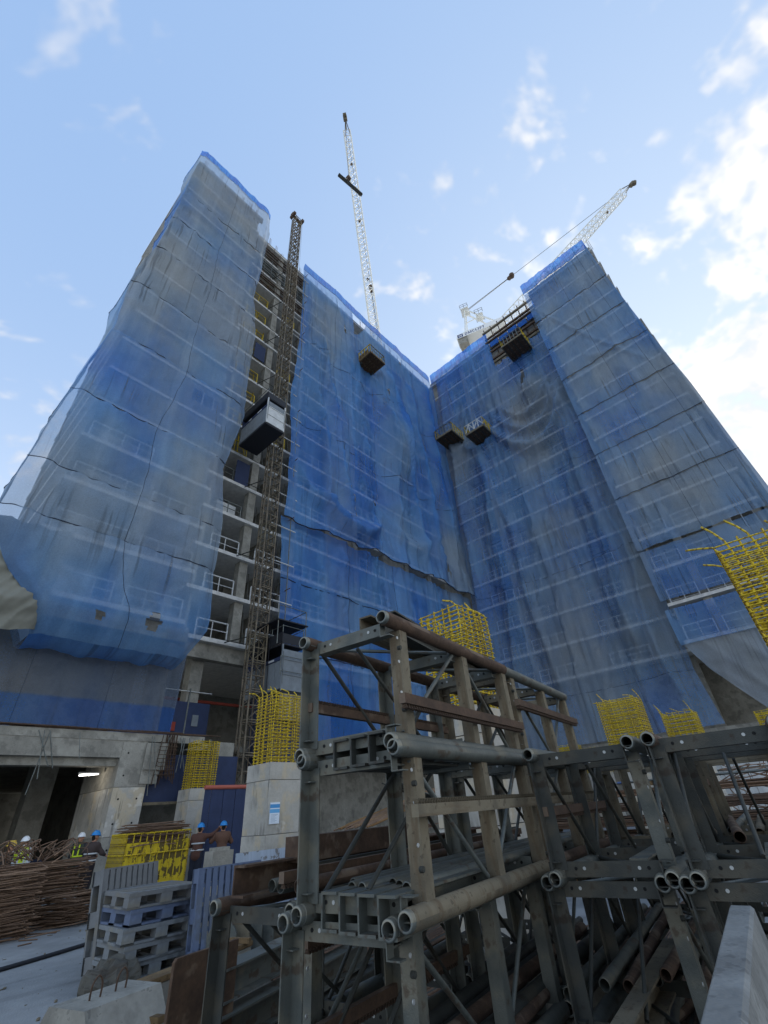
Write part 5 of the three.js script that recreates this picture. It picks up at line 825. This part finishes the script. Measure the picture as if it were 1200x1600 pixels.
// long straight rebar bundles
function rebarBundle(label, c, yaw, L, n, width, seed, mats = rebarMats, rad = 0.0125, tilt = 0) {
  const r = rng(seed), t = thing('rebar_bundle', label, 'rebar bundle', c, yaw, 'long rebar bundles stacked behind the frames'); t.rotation.z = tilt;
  const gA = [rod(V(-L / 2, 0, 0), V(L / 2, 0, 0), rad, 5), rod(V(-L / 2 * 0.94, 0, 0), V(L / 2 * 1.03, 0, 0), rad, 5)];
  if (width < 0.7) for (const x of [-L * 0.36, L * 0.36]) add('spacer', box(0.1, 0.075, width, x, -0.05, 0), M.wood, t);
  const rows = Math.max(1, Math.round(n * 2.1 * rad / width)); const per = Math.ceil(n / rows);
  for (let i = 0; i < n; i++) { const row = Math.floor(i / per), k = i % per; const e = add('bar', gA[i % 2], mats[Math.floor(r() * mats.length)], t); e.position.set((r() - 0.5) * 0.4, row * rad * 1.8, -width / 2 + width * (k + 0.5) / per + (row % 2) * rad); e.rotation.y = (r() - 0.5) * 0.03; e.rotation.z = (r() - 0.5) * 0.012; }
}
{
  const w = ['lowest', 'second', 'third', 'fourth', 'topmost'];
  for (let i = 0; i < 5; i++) rebarBundle(`${w[i]} brown rebar bundle of the stack behind the right mast rows`, [12.6 + (i % 2) * 0.15, 0.62 + i * 0.25, -2.6], Math.PI / 2 + 0.03 * (i % 2), 7.5, 64, 0.62, 60 + i, rebarMats, 0.017);
  for (let i = 0; i < 4; i++) rebarBundle(`${w[i]} rusty rebar bundle of the nearer stack behind the right mast rows`, [11.6, 0.62 + i * 0.25, -3.4], Math.PI / 2 - 0.05, 6.0, 64, 0.62, 160 + i, [M.rust, rebarMats[1]], 0.017);
  rebarBundle('blue coated bars lying on the right rebar stack', [12.5, 1.86, -1.6], Math.PI / 2 + 0.06, 5.0, 6, 0.35, 71, [std({ color: rgb(70, 98, 150), roughness: 0.5 }), M.galv], 0.022);
  for (let i = 0; i < 4; i++) rebarBundle(`${w[i]} rusty rebar bundle of the pile right of the notice column`, [9.8, 0.62 + i * 0.22, -8.4 - (i % 2) * 0.1], 0.32 + 0.05 * i, 5.0, 60, 0.8, 80 + i, [M.rust, rebarMats[2], rebarMats[0]], 0.014);
  rebarBundle('golden-brown rebar bundle sloping on top of the centre pile', [10.2, 1.8, -8.6], 0.15, 4.4, 40, 0.9, 91, [std({ map: T.rustLight, color: rgb(255, 226, 160), roughness: 0.7 }), rebarMats[2]], 0.014, 0.16);
  rebarBundle('grey rebar bundle sloping down behind the centre of the frames', [11.2, 1.5, -7.4], -0.5, 4.2, 36, 0.9, 93, [M.steel, M.steelDark], 0.014, -0.35);
  for (const [i, [x, z]] of [[12.3, -5.6], [12.8, 0.4], [8.6, -8.6], [11.4, -8.9]].entries()) { const b = thing('timber_bearer', ['left bearer under the right rebar stack', 'right bearer under the right rebar stack', 'left bearer under the centre rebar pile', 'right bearer under the centre rebar pile'][i], 'bearer', [x, 0, z], i < 2 ? 0 : 0.4); add('beam', box(1.6, 0.4, 0.25, 0, 0.2, 0), M.wood, b); add('chock', box(0.2, 0.2, 0.25, -0.7, 0.5, 0), M.wood, b); }
  for (const [i, [x, z, y, wd]] of [[3.3, -3.6, 0.02, 0.9], [4.6, -2.9, 0.02, 1.5], [4.4, -1.1, 0.02, 1.2], [6.3, -3.9, 0.02, 1.6], [6.6, -1.9, 0.02, 1.6], [7.0, -6.4, 0.02, 1.6], [8.9, -2.6, 0.02, 1.6]].entries()) rebarBundle(`${['first', 'second', 'third', 'fourth', 'fifth', 'sixth', 'seventh'][i]} flat bed of dark bars on the ground from the front`, [x, y, z], TH + (i % 3 - 1) * 0.06, 4.4, 44, wd, 200 + i, [M.rust, M.steelDark, rebarMats[1]], 0.019);
  // tangle of scrap bars
  const r = rng(97), t = thing('scrap_rebar', 'brown tangle of scrap rebar at the right edge', 'scrap rebar', [19.5, 0.3, -1.6]);
  for (let i = 0; i < 60; i++) { const p = V((r() - 0.5) * 2, r() * 1.9, (r() - 0.5) * 2.6); add('bent_bar', wire([p, p.clone().add(V((r() - 0.5) * 0.8, (r() - 0.3) * 0.6, (r() - 0.5) * 1.4)), p.clone().add(V((r() - 0.5) * 1.6, (r() - 0.5) * 0.9, (r() - 0.5) * 2.4)), p.clone().add(V((r() - 0.5) * 1.2, -0.4, (r() - 0.5) * 2.6))], 0.016, 4, 12), rebarMats[i % 3], t); }
  const f = thing('site_fence', 'white ribbed fence panel far behind the right frames', 'fence', [29.5, 0, -5.2], Math.PI / 2); for (let i = 0; i < 12; i++) add('fence_sheet', box(0.5, 2.95, 0.05, -2.9 + i * 0.53, 1.48, (i % 2) * 0.03), M.white, f); for (const y of [0.6, 2.3]) add('fence_rail', box(6.5, 0.06, 0.06, 0, y, -0.08), M.steel, f);
  for (const x of [-3, 0, 3]) add('fence_post', box(0.08, 3.05, 0.08, x, 1.52, -0.16), M.steel, f);
}
{ // blue hoarding, sheet and doorway at the podium
  const h = thing('blue_hoarding', 'blue ribbed hoarding with orange top rail left of the notice column', 'hoarding', [11.35, 0, -17.6], 0.0); for (let i = 0; i < 14; i++) add('ribbed_sheet', box(0.245, 2.78, 0.03, -1.6 + i * 0.25, 1.40, (i % 2) * 0.025), M.navy, h); add('top_rail', rod(V(-1.75, 2.86, 0.02), V(1.9, 2.86, 0.02), 0.07, 8), std({ color: rgb(178, 96, 78), roughness: 0.7 }), h); add('kick_board', box(3.5, 0.25, 0.05, 0, 0.13, 0.05), M.wood, h);
  const b = thing('blue_sheet_screen', 'dark blue sheet hung under the deck edge behind the workers', 'sheet screen', [0, 0, 0]); for (let i = 0; i < 3; i++) add('sheet', box(1.38, 1.75, 0.04, 10.0 + i * 1.4, 3.55, -21.95 - (i % 2) * 0.03), M.navy, b); add('sill_beam', box(4.2, 0.1, 0.12, 11.4, 2.62, -21.9), M.dusty, b); add('door_post', box(0.08, 2.6, 0.08, 11.9, 1.3, -21.9), M.galv, b);
  const c = thing('tool_box', 'grey-blue site tool box with a pink cloth on top', 'tool box', [9.6, 0, -20.1], 0.1); add('body', box(1.3, 1.35, 0.8, 0, 0.68, 0), std({ map: T.paint, color: rgb(96, 116, 146) }), c); add('lid', box(1.36, 0.08, 0.86, 0, 1.4, 0), M.steel, c); const cg = new THREE.BoxGeometry(1.15, 0.12, 0.6, 20, 2, 10), cp = cg.attributes.position; for (let i = 0; i < cp.count; i++) cp.setY(i, cp.getY(i) + 1.52 + 0.12 * (ridge(cp.getX(i) * 3, cp.getZ(i) * 3, 3, 4) - 0.4)); cg.computeVertexNormals(); add('cloth', cg, std({ color: rgb(186, 142, 146) }), c);
}

{ // hose across the roadway and scattered litter
  solo('ground_hose', wire([V(-1, 0.03, -10.6), V(2.2, 0.03, -10.9), V(4.0, 0.03, -11.5), V(6.2, 0.03, -12.6), V(8.5, 0.03, -13.2)], 0.03, 6, 60), M.black, 'black hose lying across the concrete roadway', 'hose');
  const r = rng(131), t = thing('ground_litter', 'small stones, offcuts and wood chips littering the roadway', 'litter'); t.userData.kind = 'stuff'; delete t.userData.category;
  const gs = []; for (let i = 0; i < 260; i++) { const k = 0.006 + r() * r() * r() * 0.045, x = 0.5 + r() * 9, z = -4.5 - r() * 12; const g = r() < 0.5 ? new THREE.IcosahedronGeometry(k, 0) : box(k * (1 + r() * 5), k * 0.5, k); g.rotateY(r() * 6.28); g.translate(x, k * 0.4, z); gs.push(g); } add('litter_pieces', merge(gs), M.dusty, t).userData.kind = 'stuff';
  const rl = thing('loose_offcuts', 'rusty bar offcuts lying by the rebar bundles', 'rebar offcuts', [5.4, 0, -13.6]); for (let i = 0; i < 14; i++) { const a = r() * 6.28, l = 0.2 + r() * 0.6, x = (r() - 0.5) * 3, z = (r() - 0.5) * 1.2; add('offcut', rod(V(x, 0.014, z), V(x + Math.cos(a) * l, 0.014, z + Math.sin(a) * l), 0.012, 5), rebarMats[i % 3], rl); }
}
// ================= PEOPLE =================
// naive surface nets over a smooth-min field of tapered capsules
function capsule(p, a, b, ra, rb) { const bx = b.x - a.x, by = b.y - a.y, bz = b.z - a.z, px = p[0] - a.x, py = p[1] - a.y, pz = p[2] - a.z; const t = clamp((px * bx + py * by + pz * bz) / (bx * bx + by * by + bz * bz + 1e-9)); return Math.hypot(px - bx * t, py - by * t, pz - bz * t) - lerp(ra, rb, t); }
function field(bones, k) { return (p) => { let s = 0; for (const [a, b, ra, rb] of bones) { const d = capsule(p, a, b, ra, rb); s += Math.exp(-k * d); } return -Math.log(s + 1e-30) / k; }; }
function mesher(f, lo, hi, c) {
  const n = [0, 1, 2].map((i) => Math.ceil((hi[i] - lo[i]) / c) + 1), v = new Float32Array(n[0] * n[1] * n[2]), at = (i, j, k) => (k * n[1] + j) * n[0] + i;
  for (let k = 0; k < n[2]; k++) for (let j = 0; j < n[1]; j++) for (let i = 0; i < n[0]; i++) v[at(i, j, k)] = f([lo[0] + i * c, lo[1] + j * c, lo[2] + k * c]);
  const id = new Int32Array(v.length).fill(-1), pos = [], idx = [];
  for (let k = 0; k < n[2] - 1; k++) for (let j = 0; j < n[1] - 1; j++) for (let i = 0; i < n[0] - 1; i++) {
    let sx = 0, sy = 0, sz = 0, m = 0; const q = []; for (let e = 0; e < 8; e++) q.push(v[at(i + (e & 1), j + ((e >> 1) & 1), k + (e >> 2))]);
    for (let e = 0; e < 8; e++) for (const s of [1, 2, 4]) if (!(e & s)) { const a = q[e], b = q[e | s]; if ((a < 0) !== (b < 0)) { const t = a / (a - b); sx += (e & 1) + (s === 1 ? t : 0); sy += ((e >> 1) & 1) + (s === 2 ? t : 0); sz += (e >> 2) + (s === 4 ? t : 0); m++; } }
    if (m) { id[at(i, j, k)] = pos.length / 3; pos.push(lo[0] + (i + sx / m) * c, lo[1] + (j + sy / m) * c, lo[2] + (k + sz / m) * c); }
  }
  const quad = (a, b, cc, d, fl) => { if (a < 0 || b < 0 || cc < 0 || d < 0) return; fl ? idx.push(a, b, cc, a, cc, d) : idx.push(a, cc, b, a, d, cc); };
  for (let k = 1; k < n[2] - 1; k++) for (let j = 1; j < n[1] - 1; j++) for (let i = 1; i < n[0] - 1; i++) {
    const a = v[at(i, j, k)] < 0;
    if (a !== v[at(i + 1, j, k)] < 0) quad(id[at(i, j - 1, k - 1)], id[at(i, j, k - 1)], id[at(i, j, k)], id[at(i, j - 1, k)], a);
    if (a !== v[at(i, j + 1, k)] < 0) quad(id[at(i - 1, j, k - 1)], id[at(i, j, k - 1)], id[at(i, j, k)], id[at(i - 1, j, k)], !a);
    if (a !== v[at(i, j, k + 1)] < 0) quad(id[at(i - 1, j - 1, k)], id[at(i, j - 1, k)], id[at(i, j, k)], id[at(i - 1, j, k)], a);
  }
  const g = new THREE.BufferGeometry(); g.setAttribute('position', new THREE.Float32BufferAttribute(pos, 3)); g.setAttribute('uv', new THREE.Float32BufferAttribute(pos.filter((_, i) => i % 3 < 2), 2)); g.setIndex(idx); g.computeVertexNormals(); return g;
}
function surf(bones, k, c) { const lo = [9, 9, 9], hi = [-9, -9, -9]; for (const [a, b, ra, rb] of bones) for (const [p, r] of [[a, ra], [b, rb]]) { ['x', 'y', 'z'].forEach((q, i) => { lo[i] = Math.min(lo[i], p[q] - r - 3 * c); hi[i] = Math.max(hi[i], p[q] + r + 3 * c); }); } return mesher(field(bones, k), lo, hi, c); }
const skin = std({ color: rgb(176, 128, 100), roughness: 0.6 }), bootM = std({ color: rgb(40, 36, 32), roughness: 0.8 }), hairM = std({ color: rgb(24, 20, 18), roughness: 0.9 });
// local frame: y up, person looks along +z
function hand(w, dirn, side) { // palm, four fingers and a thumb hanging along dirn
  const d = dirn.clone().normalize(), s = V(0, 0, 0).crossVectors(d, V(0, 0, 1)).normalize().multiplyScalar(side), up = V(0, 0, 0).crossVectors(s, d).normalize(), b = [];
  const P = (l, a, u) => w.clone().addScaledVector(d, l).addScaledVector(s, a).addScaledVector(up, u);
  b.push([P(0, 0, 0), P(0.085, 0.012, 0), 0.024, 0.026], [P(0.03, -0.012, 0), P(0.085, -0.018, 0), 0.02, 0.02]);
  [[0.030, 0.072], [0.010, 0.082], [-0.010, 0.078], [-0.029, 0.06]].forEach(([a, l]) => { b.push([P(0.085, a, 0), P(0.085 + l * 0.5, a * 1.1, 0.008), 0.0095, 0.009], [P(0.085 + l * 0.5, a * 1.1, 0.008), P(0.085 + l * 0.92, a * 1.1, 0.032), 0.009, 0.008]); });
  b.push([P(0.025, 0.025, 0.005), P(0.06, 0.055, 0.018), 0.012, 0.011], [P(0.06, 0.055, 0.018), P(0.09, 0.058, 0.035), 0.0105, 0.0095]);
  return surf(b, 260, 0.0065);
}
function person(label, pos, turn, o) {
  const t = thing('person', label, 'person', pos, turn, 'workers on the site');
  const lean = o.lean || 0, hy = o.hip ?? 0.92, hip = V(0, hy, 0), chest = V(0, hy + 0.40 * Math.cos(lean), 0.40 * Math.sin(lean)), neck = V(0, hy + 0.56 * Math.cos(lean), 0.56 * Math.sin(lean)), head = neck.clone().add(V(o.headX || 0, 0.155, 0.03 + (o.headZ || 0)));
  const sh = [-1, 1].map((s) => V(s * 0.175, chest.y + 0.10, chest.z)), el = [0, 1].map((i) => sh[i].clone().add(o.el[i])), wr = [0, 1].map((i) => el[i].clone().add(o.wr[i]));
  const hj = [-1, 1].map((s) => V(s * 0.09, hy - 0.02, 0)), kn = [0, 1].map((i) => V(hj[i].x * 1.1, (o.knee ? o.knee[i].y : hy * 0.53), o.knee ? o.knee[i].z : 0.03)), an = [0, 1].map((i) => V(hj[i].x * 1.25 + (i ? 0.03 : -0.03), 0.09, o.foot ? o.foot[i] : -0.02 + i * 0.08));
  const tor = (e) => [[hip, V(0, hy + 0.14, 0.02 * 0), 0.135 + e, 0.125 + e], [V(-0.06, hy, 0), V(0.06, hy, 0), 0.115 + e, 0.115 + e], [V(0, hy + 0.14, 0), chest, 0.13 + e, 0.14 + e], [V(-0.08, chest.y, chest.z), V(0.08, chest.y, chest.z), 0.12 + e, 0.12 + e], [sh[0], sh[1], 0.062 + e, 0.062 + e], [chest, neck, 0.1 + e, 0.06 + e * 0.6]];
  const arm = (i, e) => [[sh[i], el[i], 0.058 + e, 0.045 + e], [el[i], wr[i], 0.045 + e, 0.031 + e]];
  const leg = (i, e) => [[hj[i], kn[i], 0.088 + e, 0.062 + e], [kn[i], an[i], 0.062 + e, 0.042 + e]];
  const headB = [[head.clone().add(V(0, 0.025, -0.015)), head.clone().add(V(0, 0.0, 0.02)), 0.088, 0.08], [head.clone().add(V(0, -0.06, 0.045)), head.clone().add(V(0, -0.085, 0.05)), 0.052, 0.036], [head.clone().add(V(0, 0.0, 0.095)), head.clone().add(V(0, -0.035, 0.112)), 0.01, 0.014], [head.clone().add(V(-0.022, -0.068, 0.092)), head.clone().add(V(0.022, -0.068, 0.092)), 0.008, 0.008], [head.clone().add(V(-0.088, 0.0, -0.01)), head.clone().add(V(-0.09, -0.03, -0.005)), 0.018, 0.012], [head.clone().add(V(0.088, 0.0, -0.01)), head.clone().add(V(0.09, -0.03, -0.005)), 0.018, 0.012], [neck, head.clone().add(V(0, -0.05, -0.01)), 0.056, 0.052]];
  const bones = [...tor(-0.012), ...arm(0, 0), ...arm(1, 0), ...leg(0, 0), ...leg(1, 0), [neck, head, 0.055, 0.06]];
  const eyes = [-1, 1].map((s) => { const g = new THREE.SphereGeometry(0.011, 8, 6); const c = head.clone().add(V(s * 0.032, 0.012, 0.088)); g.translate(c.x, c.y, c.z); return g; });
  const skinG = merge([surf(bones, 42, 0.02), surf(headB, 95, 0.008), hand(wr[0], wr[0].clone().sub(el[0]), 1), hand(wr[1], wr[1].clone().sub(el[1]), -1)]);
  const body = add('body', skinG, skin, t); for (const g of eyes) add('eye', g, bootM, body);
  add('jacket', surf([...tor(0.016), ...arm(0, 0.014), ...arm(1, 0.014)], 42, 0.02), o.jacket, t);
  add('trousers', surf([[V(-0.06, hy + 0.04, 0), V(0.06, hy + 0.04, 0), 0.128, 0.128], ...leg(0, 0.022), ...leg(1, 0.022)], 45, 0.02), o.trousers, t);
  for (let i = 0; i < 2; i++) add('boot', surf([[an[i], an[i].clone().add(V(0, 0.1, 0)), 0.055, 0.06], [an[i].clone().add(V(0, -0.04, -0.03)), an[i].clone().add(V(0, -0.045, 0.15)), 0.048, 0.042]], 60, 0.016), bootM, t);
  add('hair', surf([[head.clone().add(V(0, 0.01, -0.05)), head.clone().add(V(0, -0.05, -0.06)), 0.07, 0.05]], 60, 0.014), hairM, t);
  // hard hat: dome, brim, ridge
  const hat = (() => { const p = []; for (let i = 0; i <= 10; i++) { const a = i / 10 * Math.PI / 2; p.push(new THREE.Vector2(0.128 * Math.cos(a) + 0.0001, 0.125 * Math.sin(a))); } p.unshift(new THREE.Vector2(0.152, -0.012), new THREE.Vector2(0.150, -0.004)); const g = new THREE.LatheGeometry(p, 24); g.scale(0.92, 1, 1.1); const pk = new THREE.CylinderGeometry(0.1, 0.1, 0.012, 20, 1, false, -Math.PI / 2, Math.PI); pk.translate(0, -0.008, 0.09); return merge([g, pk, box(0.03, 0.02, 0.2, 0, 0.118, 0)]); })();
  const hm = add('hard_hat', hat, o.hat, t); hm.position.copy(head).add(V(0, 0.055, 0)); hm.rotation.x = (o.nod || 0);
  if (o.vest) { const vg = surf(tor(0.026), 42, 0.02); add('vest', vg, o.vest, t); for (const s of [-1, 1]) add('reflective_strip', box(0.045, 0.36, 0.012, s * 0.085, chest.y - 0.02, chest.z + 0.158 * (o.back ? -1 : 1)), o.strip, t); add('reflective_strip', new THREE.TorusGeometry(0.163, 0.022, 6, 28).rotateX(Math.PI / 2).scale(1.18, 1.2, 1).translate(0, hy + 0.19, 0.0), o.strip, t); }
  if (o.bands) for (const y of o.bands) add('reflective_strip', new THREE.TorusGeometry(0.160, 0.02, 6, 28).rotateX(Math.PI / 2).scale(1.22, 1.2, 1).translate(0, y, Math.sin(lean) * (y - hy)), o.strip, t);
  if (o.mask) add('face_mask', new THREE.SphereGeometry(0.055, 14, 8).scale(1, 0.8, 0.6).translate(head.x, head.y - 0.055, head.z + 0.078), o.mask, t);
  return t;
}
{
  const cloth = (r, g, b) => std({ color: rgb(r, g, b), roughness: 0.92, bumpMap: T.fine, bumpScale: 0.004 }), hv = std({ color: rgb(206, 224, 40), roughness: 0.7 }), silver = std({ color: rgb(196, 198, 196), roughness: 0.5 }), brown = cloth(92, 62, 50), navyC = cloth(40, 44, 56), blueHat = std({ color: rgb(44, 138, 206), roughness: 0.35 }), whiteHat = std({ color: rgb(235, 236, 234), roughness: 0.35 }), yelHat = std({ color: rgb(214, 178, 70), roughness: 0.4 });
  const hang = { el: [V(-0.07, -0.27, -0.02), V(0.07, -0.27, -0.02)], wr: [V(-0.01, -0.24, 0.06), V(0.01, -0.24, 0.06)] };
  const face = (x, z) => Math.atan2(-x, -z);
  person('person in a yellow vest and white hard hat behind the rebar bundles', [5.15, 0, -20.2], face(5.15, -20.2) + 0.25, { ...hang, wr: [V(0.08, -0.08, 0.22), V(-0.06, -0.1, 0.22)], jacket: cloth(196, 198, 200), trousers: navyC, hat: whiteHat, vest: hv, strip: silver, mask: std({ color: rgb(214, 210, 206) }) });
  person('person in dark clothes and yellow hard hat at the left edge', [4.6, 0, -20.0], face(4.6, -20) + 0.9, { ...hang, lean: 0.35, hip: 0.86, jacket: cloth(58, 52, 48), trousers: navyC, hat: yelHat });
  person('person in a striped vest standing in the dark hall entrance', [7.35, 0, -21.9], face(7.35, -22.3) - 0.5, { ...hang, jacket: cloth(44, 46, 50), trousers: navyC, hat: whiteHat, vest: std({ color: rgb(60, 66, 52), roughness: 0.9 }), strip: hv });
  person('person in a blue hard hat working left of the yellow basket', [6.62, 0, -18.6], face(6.7, -18.6) + 2.4, { el: [V(-0.12, -0.2, 0.12), V(0.1, -0.22, 0.12)], wr: [V(0.08, -0.06, 0.22), V(-0.04, -0.04, 0.24)], jacket: cloth(70, 58, 54), trousers: cloth(44, 38, 40), hat: blueHat, strip: silver, bands: [1.22, 1.05], nod: 0.1 });
  person('person in a brown jacket with raised left arm and blue hard hat', [9.3, 0, -17.0], face(9.3, -17.0) + Math.PI - 0.3, { el: [V(0.22, 0.02, 0.12) .multiply(V(-1, 1, 1)), V(0.12, -0.22, 0.1)], wr: [V(-0.16, 0.16, 0.12), V(-0.08, -0.05, 0.22)], jacket: brown, trousers: navyC, hat: blueHat, strip: silver, bands: [1.24, 1.06], lean: 0.12 });
  person('person in a brown jacket, taller one of the pair by the blue hoarding', [9.95, 0, -16.6], face(9.95, -16.6) + Math.PI + 0.15, { el: [V(-0.14, -0.2, 0.12), V(0.16, -0.16, 0.12)], wr: [V(0.06, 0.0, 0.24), V(0.02, 0.08, 0.22)], jacket: cloth(104, 74, 58), trousers: navyC, hat: blueHat, strip: std({ color: rgb(206, 170, 140) }), bands: [], lean: 0.05 });
}
renderer.render(scene, camera);
